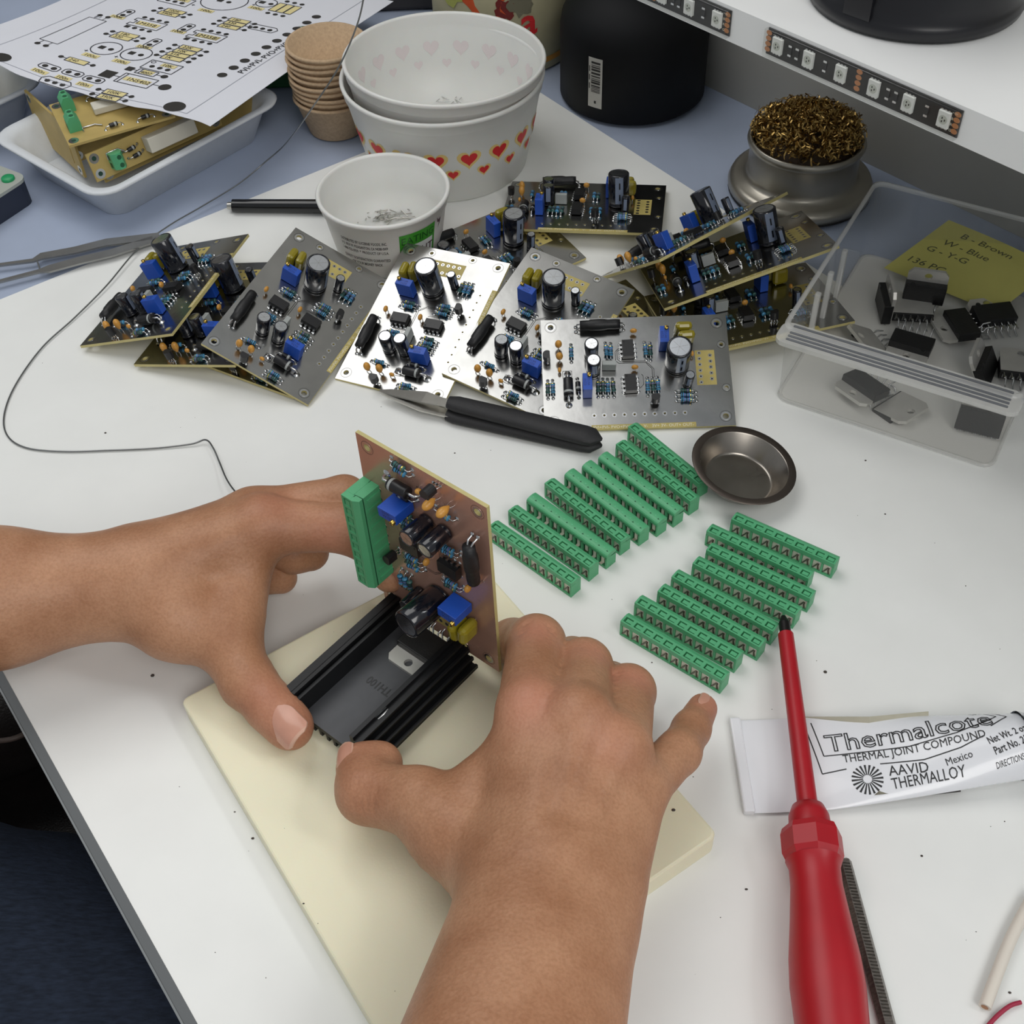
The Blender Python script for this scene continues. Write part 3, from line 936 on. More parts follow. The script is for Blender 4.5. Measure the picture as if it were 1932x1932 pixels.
def mk_pads(terminals=True):
    mb = MB()
    for x, y in PADS:
        mb.ring((x, y, .06), .45, 1.05, .06, solder, 10)
        mb.disc((x, y, .07), .45, dark, 8)
    for x, y in TERM:
        mb.ring((x, y, .02), .6, 1.25, .06, solder, 12)
    return mb.mesh('solder_pads')
def mk_patch():
    mb = MB()
    mb.box((85.1, 33.6, .03), (10.2, 20.2, .06), fr4d)
    return mb.mesh('bare_laminate_patch')
def mk_strip():
    mb = MB()
    mb.box((51.0, 1.35, .03), (53.5, 2.7, .06), fr4d)
    vs, fs = text_geo('PVI+PVI- PVO+PVO- V+   V-   3V+ 3V- OUT+ OUT-', 2.35)
    x1 = max(v.x for v in vs)
    mb.add([(25.0 + v.x * 51.5 / x1, .55 + v.y, .075) for v in vs], fs, whitep)
    return mb.mesh('legend_strip')
def mk_hole(r0, r1):
    mb = MB()
    mb.ring((0, 0, .0), r0, r1 * .8, .09, solder, 16)
    mb.ring((0, 0, .0), r1, r1 * 1.04, .05, dark, 20)
    return mb.mesh('mounting_pad')
def mk_trace():
    mb = MB()
    def path(pts, wd=.28):
        for a, b in zip(pts[:-1], pts[1:]):
            d = Vector((b[0] - a[0], b[1] - a[1], 0)); n = Vector((-d.y, d.x, 0)).normalized() * wd / 2
            a3, b3 = Vector((a[0], a[1], .03)), Vector((b[0], b[1], .03))
            mb.add([a3 - n, b3 - n, b3 + n, a3 + n], [(0, 1, 2, 3)], dark)
    for o in (0, .9):
        path([(41.5 - o, 46.2 + o * .5), (39.4 - o, 44.6), (39.4 - o, 40.2 - o), (41 - o, 38.6 - o), (54.2, 38.6 - o), (54.6 + o, 37), (57.2 + o, 34), (57.2 + o, 29)])
    path([(51.5, 31), (52.3, 30), (52.3, 25), (50.2, 22.8)])
    path([(10.6, 34.2), (15.2, 34.2), (15.2, 30), (10.6, 30), (10.6, 34.2)])
    return mb.mesh('trace')
PADM, PATCHM, STRIPM, TRACEM = mk_pads(), mk_patch(), mk_strip(), mk_trace()
HB_, HS_ = mk_hole(1.6, 3.0), mk_hole(1.1, 2.2)

def circuit_board(label, t, u, v, group='populated circuit boards on the worktop', maxh=99, sel=None, board=BOARD, cat='circuit board', name='circuit_board'):
    """t: centre of the board (mm); u along its long edge, v across"""
    b = thing(name, label, cat, group=group)
    b.matrix_world = frame(t, u, v)
    off = (-BW / 2, -BD / 2)
    put('laminate', board, b, (off[0], off[1], 0))
    put('solder_pads', PADM, b, (off[0], off[1], 0))
    put('bare_laminate_patch', PATCHM, b, (off[0], off[1], 0))
    put('legend_strip', STRIPM, b, (off[0], off[1], 0))
    put('trace', TRACEM, b, (off[0], off[1], 0))
    for x, y, r, _ in HOLES:
        put('mounting_pad', HB_ if r > 1.3 else HS_, b, (x + off[0], y + off[1], 0))
    for (nm, me, sn, sm_, uu, vv, rz, hc) in COMP:
        if hc > maxh or (sel and not sel(uu, vv)):
            continue
        a = rz + random.uniform(-.05, .05)
        o = put(nm, me, b, (uu + off[0], vv + off[1], 0), a)
        if hc >= 7 and nm != 'trimmer' and nm != 'box_capacitor':
            o.rotation_euler = (random.uniform(-.05, .05), random.uniform(-.05, .05), a)
        if sn:
            put(sn, sm_, o, (0, 0, 0))
    return b

circuit_board('tinned circuit board lying square in front, legend strip facing the green terminals', (68.2, 477.4, 13.8), (1.0, -.025, .006), (.021, .929, .37))
circuit_board('circuit board shining white in the lamp light, above the tweezer tips', (-43.5, 527.5, 14.5), (.394, .881, .25), (-.909, .415, -.027))
circuit_board('circuit board between the shining white one and the front one', (19.5, 512.6, 15.4), (.528, .825, .204), (-.849, .515, .115))
circuit_board('large grey circuit board on top of the left pile, nearest the viewer', (-110.3, 532.7, 19.2), (.45, .887, .106), (-.843, .382, .379))
circuit_board('leftmost circuit board, leaning on the left pile beside the solder wire', (-191.9, 568.9, 13.0), (.306, .951, -.03), (-.907, .282, -.312))
circuit_board('second circuit board from the left, wedged between the leaning one and the grey one', (-157.6, 550.4, 9.2), (.317, .948, -.025), (-.931, .306, -.199), sel=lambda u, v: True)
circuit_board('bottom circuit board of the left pile, only its front edge showing', (-117.3, 541.5, 3.2), (.496, .868, .012), (-.868, .496, .01), maxh=8, sel=lambda u, v: u < 16 and v < 62)
circuit_board('circuit board partly hidden behind the shining white one', (-7.8, 595.4, 5.6), (.851, .525, .006), (-.524, .847, .092))
circuit_board('dark circuit board alone at the back, beside the heart patterned tub', (52.9, 640.0, 7.6), (.986, -.167, .023), (.169, .977, -.129))
circuit_board('top circuit board of the right stack, tilted steeply with its edge towards the viewer', (110.3, 584.6, 21.6), (.81, .586, .006), (-.45, .628, -.635))
circuit_board('middle circuit board of the right stack, raised at its right end', (131.0, 556.3, 25.3), (.955, .159, .25), (-.081, .952, -.295))
circuit_board('bottom circuit board of the right stack, pushed against the clear box', (135.7, 533.0, 8.0), (.975, .212, .03), (-.197, .963, -.10), maxh=12)
_a, _b = P(1181, 526, 3), P(1253, 593, 3)
_v = (_a - _b).normalized(); _u = Vector((_v.y, -_v.x, 0))
_c = _a - _v * (BD / 2) - _u * (BW / 2)
circuit_board('dark circuit board flat under the right stack, mostly hidden', (_c.x, _c.y, 2.6), _u, _v, maxh=11, sel=lambda u, v: u > 60)

# ---------------------------------------------------------------- green screw terminal blocks
PIT = 5.08
def mk_term(flip=False):
    """ten-way housing with open wire funnels on the front and screw wells on top"""
    mb = MB()
    L = PIT * 10 + .8
    dp, ht = 8.0, 9.6
    x0 = -L / 2
    X = lambda k: x0 + .4 + PIT * k
    gdark = mat('green_dimple', rgb(96, 184, 134), .4)
    mb.box((0, dp - 2.2, 3.6), (L, 4.4, 7.2), green)          # back body
    mb.box((0, 2.0, .55), (L, 4.0, 1.1), green)               # floor lip
    for k in range(11):                                       # walls between the funnels
        mb.box((X(k), 1.9, 4.2), (.95, 3.8, 6.4), green)
    if not flip:
        mb.box((0, 2.4, 7.5), (L, 4.8, .9), green)            # floor of the screw wells
        mb.box((0, .45, 8.75), (L, .9, 1.7), green)           # front rim
        n0 = 4.35
        prof = [(n0, 7.0), (n0, ht), (5.6, ht), (8.0, 8.5), (8.0, 6.8)]
        k = len(prof)
        vs = [(x0, y, z) for y, z in prof] + [(-x0, y, z) for y, z in prof]
        mb.add(vs, [list(range(k)), list(range(k, 2 * k))[::-1]] + [(i, k + i, k + (i + 1) % k, (i + 1) % k) for i in range(k)], green)
        for k in range(11):
            mb.box((X(k), 2.6, 8.75), (1.5 if 0 < k < 10 else .9, 3.6, 1.7), green)
        for k in range(10):                                   # flap inside each well leaves a C-shaped gap
            mb.box((X(k + .5) + .35, 2.62, 8.55), (2.9, 2.2, 1.7), green)
    else:
        n = 8
        prof = [(0.0, 6.8), (0.0, 8.2)] + [(4.1 - 4.0 * math.cos(a), 8.3 + 1.35 * math.sin(a)) for a in [math.pi * .05 + i * math.pi * .85 / n for i in range(n + 1)]] + [(8.0, 7.6), (8.0, 6.6)]
        k = len(prof)
        vs = [(x0, y, z) for y, z in prof] + [(-x0, y, z) for y, z in prof]
        mb.add(vs, [list(range(k)), list(range(k, 2 * k))[::-1]] + [(i, k + i, k + (i + 1) % k, (i + 1) % k) for i in range(k)], green)
        for j in range(10):
            x = X(j + .5)
            mb.disc((x - 1.2, 3.6, 9.68), .55, gdark, 10)
            mb.prism([(x + .9, 2.3), (x + 1.9, 2.6), (x + 1.1, 3.3)], 9.4, 9.63, mat('green_dark', rgb(24, 84, 52), .5))
    for k in range(10):
        mb.box((X(k + .5), dp + .2, 3.0), (1.6, .6, 5.6), green)
    body = mb.mesh('housing')
    s = MB()
    dk = mat('dark_screw', rgb(86, 72, 62), .4, metal=.8)
    plate = mat('clamp_plate', rgb(224, 216, 202), .45, metal=.2)
    if not flip:
        s.box((0, 1.15, 4.1), (3.9, .4, 6.2), plate)
        s.tube([(.8, .8, 5.0), (.6, .75, 3.4), (1.0, .7, 1.5)], .36, dk, 6)
        s.tube([(.5, .8, 5.0), (-.6, .3, 3.2), (-1.5, -.3, 2.2)], .36, mat('grey_leg', rgb(120, 116, 108), .35, metal=.8), 6)
        s.box((.9, .9, 6.4), (.9, .5, .9), solder)
    else:
        s.box((0, 2.2, 4.1), (3.8, .4, 5.9), dk)
        s.box((.3, .8, 4.9), (1.7, .5, 4.4), plate)
        s.add([(-.5, .5, 2.9), (1.1, .5, 2.9), (.3, -.5, 1.7), (-1.3, -.5, 1.7)], [(0, 1, 2, 3), (3, 2, 1, 0)], plate)
    cl = s.mesh('wire_clamp')
    return body, cl
TERMS = {False: mk_term(False), True: mk_term(True)}
def terminal(label, x, y, ang, flip=False, parent=None, group='green terminal blocks in two groups', z=0.1):
    # x, y: middle of the back top edge; ang: direction of the long side
    t = thing('terminal_block', label, 'terminal block', (0, 0, 0), 0, group)
    a = math.radians(ang)
    d = Vector((math.cos(a), math.sin(a), 0)); nb = Vector((-math.sin(a), math.cos(a), 0))
    c = Vector((x, y, 0)) - nb * 6.55
    t.location = (c.x * S, c.y * S, z * S); t.rotation_euler = (0, 0, a); t.scale = (1, .82, 1.04)
    body, cl = TERMS[flip]
    put('housing', body, t)
    for k in range(10):
        put('wire_clamp', cl, t, (-PIT * 4.5 + PIT * k, 0, 0))
    return t
ORD = ['frontmost', 'second from the front', 'third from the front', 'fourth from the front', 'fifth from the front', 'sixth from the front', 'seventh from the front', 'second from the back', 'rearmost']
LG = [(11.5, 363.8, -45.3, 0), (20.7, 372.8, -46.3, 0), (29.5, 379.8, -47.2, 1), (37.9, 388.3, -50.0, 0), (47.6, 393.8, -51.0, 1), (56.5, 398.9, -51.1, 1), (65.0, 404.4, -50.8, 1), (74.0, 411.9, -52.3, 0), (80.6, 423.2, -54.5, 0)]
for i, (x, y, a, fl_) in enumerate(LG):
    kind = 'green terminal block with smooth rounded top' if fl_ else 'green ten-way terminal block'
    terminal('%s, %s in the left group' % (kind, ORD[i]), x, y, a, bool(fl_), group='terminal blocks of the left group')
ORD2 = ['frontmost, by the little finger', 'second from the front', 'third from the front', 'fourth from the front', 'fifth from the front', 'sixth from the front', 'second from the back', 'rearmost']
RG_ = [(68.9, 307.2, -40.4), (76.2, 317.2, -39.6), (87.0, 323.0, -39.8), (94.2, 330.9, -39.6), (104.9, 338.7, -38.0), (112.4, 346.9, -36.6), (114.1, 358.3, -37.0), (126.9, 365.4, -35.8)]
for i, (x, y, a) in enumerate(RG_):
    terminal('green ten-way terminal block, %s in the right group' % ORD2[i], x, y, a, False, group='terminal blocks of the right group')

# ---------------------------------------------------------------- the board being assembled: heatsink + upright board
HT, HU, HV = Vector((-32.9, 308.9, 70.4)), Vector((.006, -.017, -1.0)), Vector((.751, -.66, .016))
hb = circuit_board('upright circuit board with black heatsink and green terminal, held in both hands', HT, HU, HV, group=None, board=BOARD_CU, cat='circuit board', name='heatsink_assembly')
# local axes of hb: x = down, y = right along the board, z = out of its face (the heatsink's length)
def loc_h(u, v, n=0.0):
    return Vector((u - BW / 2, v - BD / 2, n))
# terminal block soldered along the left edge: its wire funnels look out sideways (-y)
tb = bpy.data.objects.new('terminal_block', TERMS[False][0]); COL.objects.link(tb); tb.parent = hb
# block local: x long, y depth to back, z height.  long -> hb x, height -> hb z, front(-y) -> hb -y
tb.matrix_local = frame(loc_h(25.9 + 5.18 * 4.5, 2.6, 0.0), (1, 0, 0), (0, 1, 0))
tb.location = loc_h(25.9 + 5.18 * 4.5, .2, 0) * S
tb.scale = (1, 1.05, 1.3)
for k in range(10):
    put('wire_clamp', TERMS[False][1], tb, (-PIT * 4.5 + PIT * k, 0, 0))
anod = mat('black_anodised', rgb(24, 25, 27), 0.42, metal=0.35, noise=0.12, nscale=300)
anodf = mat('grey_anodised_floor', rgb(78, 79, 82), 0.5, metal=0.35, noise=0.06, nscale=200)
hs = MB()
# profile in (v across, u down): hb.x grows downwards, so heights z=120-u
def up(z): return 119.4 - z
def bar(v0, v1, z0, z1, mt=anod, n0=0.6, n1=63.0):
    c = loc_h((up(z0) + up(z1)) / 2, (v0 + v1) / 2, (n0 + n1) / 2)
    hs.box(c, (abs(z1 - z0), abs(v1 - v0), n1 - n0), mt)
bar(9.0, 50.5, 14.6, 17.2, anod)
bar(9.0, 11.0, 12.0, 29.5); bar(11.6, 13.2, 16.5, 27.5)
bar(10.5, 12.5, 17.0, 19.5)
bar(42.0, 44.0, 14.6, 29.5)
bar(5.6, 9.4, 28.3, 29.5); bar(5.2, 9.4, 24.6, 25.6); bar(5.2, 9.4, 20.8, 21.8); bar(5.2, 9.4, 17.0, 18.0)
for z, v1 in ((26.6, 47.5), (23.0, 49.5), (19.4, 51.5), (15.6, 53.5)):
    bar(43.5, v1, z, z + 1.2)
    bar(v1 - 1.2, v1, z, z + 2.0)
for v0 in (14, 18, 22, 26, 30, 34, 38):
    bar(v0, v0 + 1.4, 10.4, 14.8)
hsk = hs.build('heatsink', hb)
mb = MB()
c = loc_h(up(17.25), 27.6, 32); mb.box(c, (.1, 29, 62), anodf); mb.build('heatsink_floor', hsk)
mb = MB()
vs, fs = text_geo('TH100', 6.0, 0.0, .08)
mb.add([loc_h(up(17.45), 34.5 - v.x * .75, 32.0 + v.y * .9) for v in vs], [f[::-1] for f in fs], blackpl)
mb.build('lettering', hsk)
mb = MB()
mb.add([loc_h(up(27.85), 44.4, n) + Vector((0, d, 0)) for n, d in ((44, 0), (47, .1), (50, .1), (50, .5), (47, .8), (44, .3))], [(0, 1, 2, 3, 4, 5)], solder)
mb.build('scratch', hsk)
# amplifier chip lying on the heatsink floor
icb = mat('black_package', rgb(20, 20, 21), 0.45, bump=.2, bscale=900)
tab = mat('tinned_tab', rgb(206, 204, 198), 0.35, metal=.45, noise=.05, nscale=150)
mb = MB()
mb.box(loc_h(up(20.2), 30.5, 8.2), (4.6, 20, 12.5), icb, bevel=.4)
ic = mb.build('power_chip', hb)
mb = MB()
def tabplate(mb, w, n0, n1, z0, z1, hole, vc):
    pts = [(-w / 2, n0), (w / 2, n0), (w / 2, n1 - 2.4), (w / 2 - 2, n1), (-w / 2 + 2, n1), (-w / 2, n1 - 2.4)]
    bm = bmesh.new(); es = []
    def lp(ps):
        vs = [bm.verts.new((0, a, b)) for a, b in ps]
        es.extend(bm.edges.new((vs[i], vs[(i + 1) % len(vs)])) for i in range(len(vs)))
    lp(pts); lp([(hole[0] + 1.9 * math.cos(a * math.pi / 7), hole[1] + 1.9 * math.sin(a * math.pi / 7)) for a in range(14)])
    bmesh.ops.triangle_fill(bm, use_beauty=True, edges=es)
    r = bmesh.ops.extrude_face_region(bm, geom=bm.faces[:])
    for e in r['geom']:
        if isinstance(e, bmesh.types.BMVert): e.co.x = 1.6
    bmesh.ops.recalc_face_normals(bm, faces=bm.faces[:])
    bm.verts.index_update()
    vs = [loc_h(up(z1), vc, 0) + v.co for v in bm.verts]
    mb.add(vs, [[v.index for v in f.verts] for f in bm.faces], tab); bm.free()
tabplate(mb, 20, 14.3, 21.9, 17.3, 18.9, (0, 18.3), 30.5)
mb.build('mounting_tab', ic)
for k in range(7):
    mb = MB(); v = 30.5 - 8 + k * 2.6
    mb.tube([loc_h(up(20.2), v, 3.0), loc_h(up(20.6), v, 2.2), loc_h(up(23.5 + (k % 2) * 3), v, 1.6), loc_h(up(24 + (k % 2) * 3), v, -.5)], .45, solder, 6)
    mb.build('lead', ic)
# ---------------------------------------------------------------- tubs, cups, jar, brush of brass wool
tubm = mat('white_tub_plastic', rgb(226, 226, 222), 0.42, noise=0.02, nscale=40, sss=0.1)
redm = mat('red_print', rgb(216, 46, 50), 0.5)
yelm = mat('yellow_print', rgb(232, 204, 130), 0.5)
palepink = mat('print_seen_through', rgb(224, 214, 214), 0.5)
def heart(n=26, s=1.0):
    pts = []
    for i in range(n):
        t = 2 * math.pi * i / n
        x = 16 * math.sin(t) ** 3
        y = 13 * math.cos(t) - 5 * math.cos(2 * t) - 2 * math.cos(3 * t) - math.cos(4 * t)
        pts.append((x / 32 * s, y / 32 * s))
    return pts
def wrap(pts2, R_at, zc, ang, dr=0.0):
    """lay a flat outline on a cone whose radius at height z is R_at(z)"""
    out = []
    for x, y in pts2:
        r = R_at(zc + y) + dr
        a = ang + x / R_at(zc)
        out.append((r * math.cos(a), r * math.sin(a), zc + y))
    return out
TC = Vector((-31, 713, 0))
def tub_prof(rb, rr, h, z0=0.0, lip=2.2, groove=True, t=1.2):
    rm = lambda z: rb + (rr - lip - rb) * (z / (h - 9))
    p = [(0.05, z0 + .4), (rb - 3, z0 + .4), (rb - 1.5, z0 + 0), (rb, z0 + 1.2), (rm(h * .5), z0 + h * .5), (rm(h - 9), z0 + h - 9), (rm(h - 9) + .9, z0 + h - 8.2), (rr - .8, z0 + h - 3), (rr, z0 + h - 2.6), (rr + .3, z0 + h - 1), (rr - .4, z0 + h), (rr - 1.8, z0 + h - .2), (rr - 2.4, z0 + h - 1.4),
         (rr - 2.6, z0 + h - 7), (rm(h - 9) - t, z0 + h - 9), (rm(h * .5) - t, z0 + h * .5), (rb - t, z0 + 2.0), (0.05, z0 + 1.6)]
    return p, (lambda z: rm(z - z0))
# outer tub
to = thing('plastic_tub', 'white plastic tub printed with red hearts, outer one of two nested', 'tub', (TC.x, TC.y, 0), group='two nested heart-printed tubs')
pr, Ro = tub_prof(51.5, 64.0, 62.0)
mb = MB(); mb.lathe(pr, tubm, 64); mb.build('wall', to)
va = math.atan2(-713, 31)                          # towards the viewer
for k in range(-5, 7):
    a = va + math.radians(-8 + 20.3 * k)
    mb = MB()
    h1 = wrap(heart(26, 15.5), Ro, 33.5, a, .12); mb.add(h1, [list(range(len(h1)))], yelm)
    h1 = wrap(heart(26, 10.5), Ro, 33.7, a, .3); mb.add(h1, [list(range(len(h1)))], redm)
    mb.build('heart_print', to)
    a2 = a + math.radians(10)
    mb = MB()
    h1 = wrap(heart(20, 9.5), Ro, 23.0, a2, .12); mb.add(h1, [list(range(len(h1)))], yelm)
    h1 = wrap(heart(20, 6.6), Ro, 23.0, a2, .3); mb.add(h1, [list(range(len(h1)))], redm)
    mb.build('heart_print', to)
# inner tub, its rim a little higher and tipped
ti = thing('plastic_tub', 'inner white tub with a wide open rim, nested in the heart-printed tub', 'tub', (TC.x, TC.y, 0), group='two nested heart-printed tubs')
ti.rotation_euler = (math.radians(-1.2), math.radians(1.6), 0)
pr, Ri = tub_prof(50.2, 63.0, 62.0, 9.4)
mb = MB(); mb.lathe(pr, tubm, 64); mb.build('wall', ti)
for k in range(18):
    mb = MB(); a = math.radians(20 * k)
    h1 = wrap(heart(20, 11), Ri, 50.0, a, -1.35); mb.add(h1, [list(range(len(h1)))[::-1]], palepink)
    h1 = wrap(heart(16, 6.5), Ri, 40.0, a + .17, -1.35); mb.add(h1, [list(range(len(h1)))[::-1]], palepink)
    mb.build('heart_print', ti)
clip = MB()
HC = P(845, 176, 15)
random.seed(3)
for k in range(60):
    a, r = random.uniform(0, 6.28), random.uniform(0, 26); c = Vector((HC.x + r * .55 * math.cos(a), HC.y + r * .55 * math.sin(a), 12.2 + random.uniform(0, 5)))
    d = Vector((random.uniform(-1, 1), random.uniform(-1, 1), random.uniform(-.15, .15))) * random.uniform(3, 8)
    clip.tube([c - d, c + d], .3, solder, 4)
clip.box((HC.x, HC.y + 2, 18.5), (12, 3.0, 2.0), brass, Matrix.Identity(4))
o = clip.build('wire_clippings'); tag(o, 'small heap of cut wire ends lying in the heart-printed tub', 'wire clippings', kind='stuff')

# small white cup with the green label
SC = Vector((-66.5, 616, 0)); 
st = thing('plastic_cup', 'small white plastic cup with green label and fine print', 'cup', (SC.x, SC.y, 0))
pr, Rs = tub_prof(31.0, 39.0, 42.0, 0.1, lip=2.6)
mb = MB(); mb.lathe(pr, tubm, 56); mb.build('wall', st)
va = math.atan2(-616, 66.5)
ink = mat('black_ink', rgb(50, 48, 46), 0.6)
grn = mat('green_print', rgb(60, 146, 40), 0.5); grnd = mat('dark_green_print', rgb(26, 84, 26), 0.5); plum = mat('plum_print', rgb(92, 66, 74), 0.5)
def wrap_text(body, size, zc, ang, Rf, parent, mt, dr=.15, name='lettering', bold=0.0, fit=None):
    vs, fs = text_geo(body, size, 0.0, bold)
    x0, x1 = min(v.x for v in vs), max(v.x for v in vs)
    k = (fit / (x1 - x0)) if fit else 1
    pts = [((v.x - (x0 + x1) / 2) * k, v.y) for v in vs]
    mb = MB(); mb.add(wrap(pts, Rf, zc, ang, dr), fs, mt); return mb.build(name, parent)
for ln, tx in enumerate(('DISTRIBUTED BY LUCERNE FOODS, INC.', 'P.O. BOX 99, PLEASANTON, CA 94588-0009', '1-888-723-3929  *  PRODUCT OF U.S.A.', 'QUALITY & SATISFACTION GUARANTEED', 'OR YOUR MONEY BACK')):
    wrap_text(tx, 2.9, 27.0 - 3.5 * ln - (2.2 if ln > 2 else 0), va + math.radians(-26), Rs, st, ink, fit=29 - (10 if ln == 4 else 0), bold=.03)
mb = MB()
def wrap_quad(Rf, a0, a1, z0, z1, dr, mt, n=10):
    vs = []
    for z in (z0, z1):
        for i in range(n + 1):
            a = a0 + (a1 - a0) * i / n; r = Rf(z) + dr; vs.append((r * math.cos(a), r * math.sin(a), z))
    mb.add(vs, [(i, i + 1, n + 2 + i, n + 1 + i) for i in range(n)], mt, True)
wrap_quad(Rs, va + math.radians(9), va + math.radians(49), 5, 32.3, .12, grn); wrap_quad(Rs, va + math.radians(13), va + math.radians(46), 6, 23.5, .22, tubm); wrap_quad(Rs, va + math.radians(16), va + math.radians(20), 6, 21.5, .3, plum)
lb = mb.build('label', st)
wrap_text('EATING', 7.0, 25.2, va + math.radians(29), Rs, lb, grnd, .26, fit=22)
wrap_text('RIGHT', 7.5, 15.0, va + math.radians(30), Rs, lb, plum, .36, fit=19, bold=.1)
mb = MB(); h1 = wrap([(0, 7), (1.6, 4.5), (4, 5.5), (3.4, 2), (1, -1), (2.6, 2.4), (.2, 3.8)], Rs, 26, va + math.radians(53), .15); mb.add(h1, [(0, 1, 6), (1, 2, 3, 5, 6), (3, 4, 5)], plum); mb.build('brush_mark', st)
clip = MB()
LC = P(725, 404, 5)
for k in range(70):
    a, r = random.uniform(0, 6.28), random.uniform(0, 20); c = Vector((LC.x + r * math.cos(a), LC.y + r * .5 * math.sin(a), 2.6 + random.uniform(0, 6)))
    d = Vector((random.uniform(-1, 1), random.uniform(-.6, .6), random.uniform(-.15, .15))) * random.uniform(3, 7)
    clip.tube([c - d, c + d], .35, steel, 4)
o = clip.build('cut_leads'); tag(o, 'pile of silvery cut component leads inside the small white cup', 'cut leads', kind='stuff')

# stack of brown paper cups
paperb = mat('brown_pulp', rgb(190, 164, 134), 0.9, spec=.1, noise=0.10, nscale=500, bump=.5, bscale=900)
mb = MB()
mb.lathe([(.05, 1.2), (17.0, 1.2), (18.2, 0), (18.8, .6), (25.2, 23.4), (26.2, 23.8), (26.9, 24.9), (26.4, 26.0), (24.6, 25.8), (17.4, 2.4), (.05, 2.4)], paperb, 40)
CUP = mb.mesh('paper_cup')
cupn = ['topmost', 'second from the top', 'third from the top', 'fourth from the top', 'fifth from the top', 'sixth from the top', 'seventh from the top', 'third from the bottom', 'second from the bottom', 'bottommost']
NC = 10
for k in range(NC):
    z = 36.0 - k * 4.0
    c = Vector((-107.5, 760, 0)) + Vector((random.uniform(-.5, .5), random.uniform(-.5, .5), 0))
    o = put('paper_cup', CUP, None, (c.x, c.y, z + .05), random.uniform(0, 6))
    o.rotation_euler = (random.uniform(-.02, .02), random.uniform(-.02, .02), random.uniform(0, 6))
    tag(o, 'brown pulp paper cup, %s in the stack' % cupn[k], 'cup', 'stack of brown paper cups')

# black jar with barcode sticker
jarm = mat('black_jar_plastic', rgb(12, 13, 16), 0.65, spec=.3, noise=.1, nscale=60)
jr = thing('black_jar', 'big matt black jar with small barcode sticker under the shelf', 'jar', (98, 792, 0))
mb = MB()
mb.lathe([(.05, .3), (48, .3), (50.5, 2.5), (50.5, 50), (49, 58), (44, 66), (36, 73), (29, 78), (26, 82), (26, 108), (25, 112), (.05, 112)], jarm, 56)
mb.build('body', jr)
mb = MB(); mb.lathe([(29, 92), (30, 93), (30, 116), (28.5, 118), (.05, 118)], mat('black_lid', rgb(12, 12, 13), .4), 40); mb.build('lid', jr)
sticker = mat('white_sticker', rgb(200, 198, 190), .5)
mb = MB(); va = math.atan2(-792, -98) + math.radians(-29)
Rj = lambda z: 50.5
wrap_quad(Rj, va - .105, va + .105, 11, 46, .15, sticker); sk = mb.build('sticker', jr)
mb = MB()
zz = 22
while zz < 44:
    t_ = random.choice((.5, .5, .9, 1.4)); wrap_quad(Rj, va - .06, va + .075, zz, zz + t_, .26, ink, 4); zz += t_ + random.choice((.4, .6, 1.0))
for q in range(3): wrap_quad(Rj, va - .095, va - .08, 24 + q * 6, 28 + q * 6, .26, ink, 2)
wrap_quad(Rj, va - .01, va + .02, 14, 16, .26, ink, 3)
mb.build('barcode', sk)

# printed packet behind the tub
pk = thing('food_carton', 'round carton with a red letter and orange flower print, behind the tub', 'carton', (10, 868, 0))
cartm = mat('olive_cream_card', rgb(178, 172, 140), .6, noise=.12, nscale=25)
mb = MB(); mb.lathe([(.05, .2), (50, .2), (51, 1), (51, 118), (.05, 118)], cartm, 48); mb.build('body', pk)
Rp = lambda z: 51.0
va = math.atan2(-868, -10)
mb = MB(); wrap_quad(Rp, va - 1.2, va + 1.2, 6, 10, .15, mat('orange_print', rgb(196, 140, 60), .6), 24); wrap_quad(Rp, va - 1.2, va + 1.2, 66, 118, .15, mat('leaf_green', rgb(96, 120, 50), .6), 24); mb.build('printed_band', pk)
def blob(n, r, sd):
    random.seed(sd); return [(r * (1 + random.uniform(-.28, .28)) * math.cos(2 * math.pi * i / n), r * (1 + random.uniform(-.28, .28)) * math.sin(2 * math.pi * i / n)) for i in range(n)]
for (ax_, z, r, mt, sd) in ((-.25, 55, 15, mat('orange_flower', rgb(204, 84, 40), .6), 1), (.02, 50, 7, mat('dark_red_print', rgb(120, 36, 34), .6), 2), (-.75, 58, 9, mat('yellow_green', rgb(168, 172, 90), .6), 3), (.25, 54, 9, mat('olive_grey', rgb(120, 116, 96), .6), 4), (.42, 20, 4, mat('leaf_green', rgb(96, 120, 50), .6), 5)):
    mb = MB(); q = wrap(blob(22, r, sd), Rp, z, va + ax_, .2 + .1 * sd); mb.add(q, [list(range(22))], mt); mb.build('printed_flower', pk)
wrap_text('a', 28, 31, va + .36, Rp, pk, redm, .8, bold=.6)

# brass wool tip cleaner
wl = thing('tip_cleaner', 'round metal soldering tip cleaner filled with curly brass wool', 'tip cleaner', (190.5, 661, 0))
dullm = mat('dull_tinned_metal', rgb(172, 167, 156), .34, metal=.85, noise=.1, nscale=40, rnoise=.1)
mb = MB()
mb.lathe([(.05, 1), (41, 1), (44.5, 2), (45, 5), (43.5, 8.5), (41, 9.4), (36.5, 10.2), (34.5, 12), (33.8, 15), (33.6, 30), (35.2, 31.6), (36.0, 34), (35.0, 36.5), (34.0, 36.8), (33.0, 36), (32.4, 31), (32.4, 14), (.05, 12)], dullm, 56)
mb.build('stand', wl)
mb = MB(); mb.lathe([(.05, 0), (43, 0), (44.5, .6), (44.5, 1.6), (.05, 1.6)], mat('black_rubber', rgb(20, 20, 20), .7), 48); mb.build('rubber_foot', wl)
bw = mat('brass_wool', rgb(176, 146, 88), .38, metal=1.0, noise=.3, nscale=150)
random.seed(11); mb = MB()
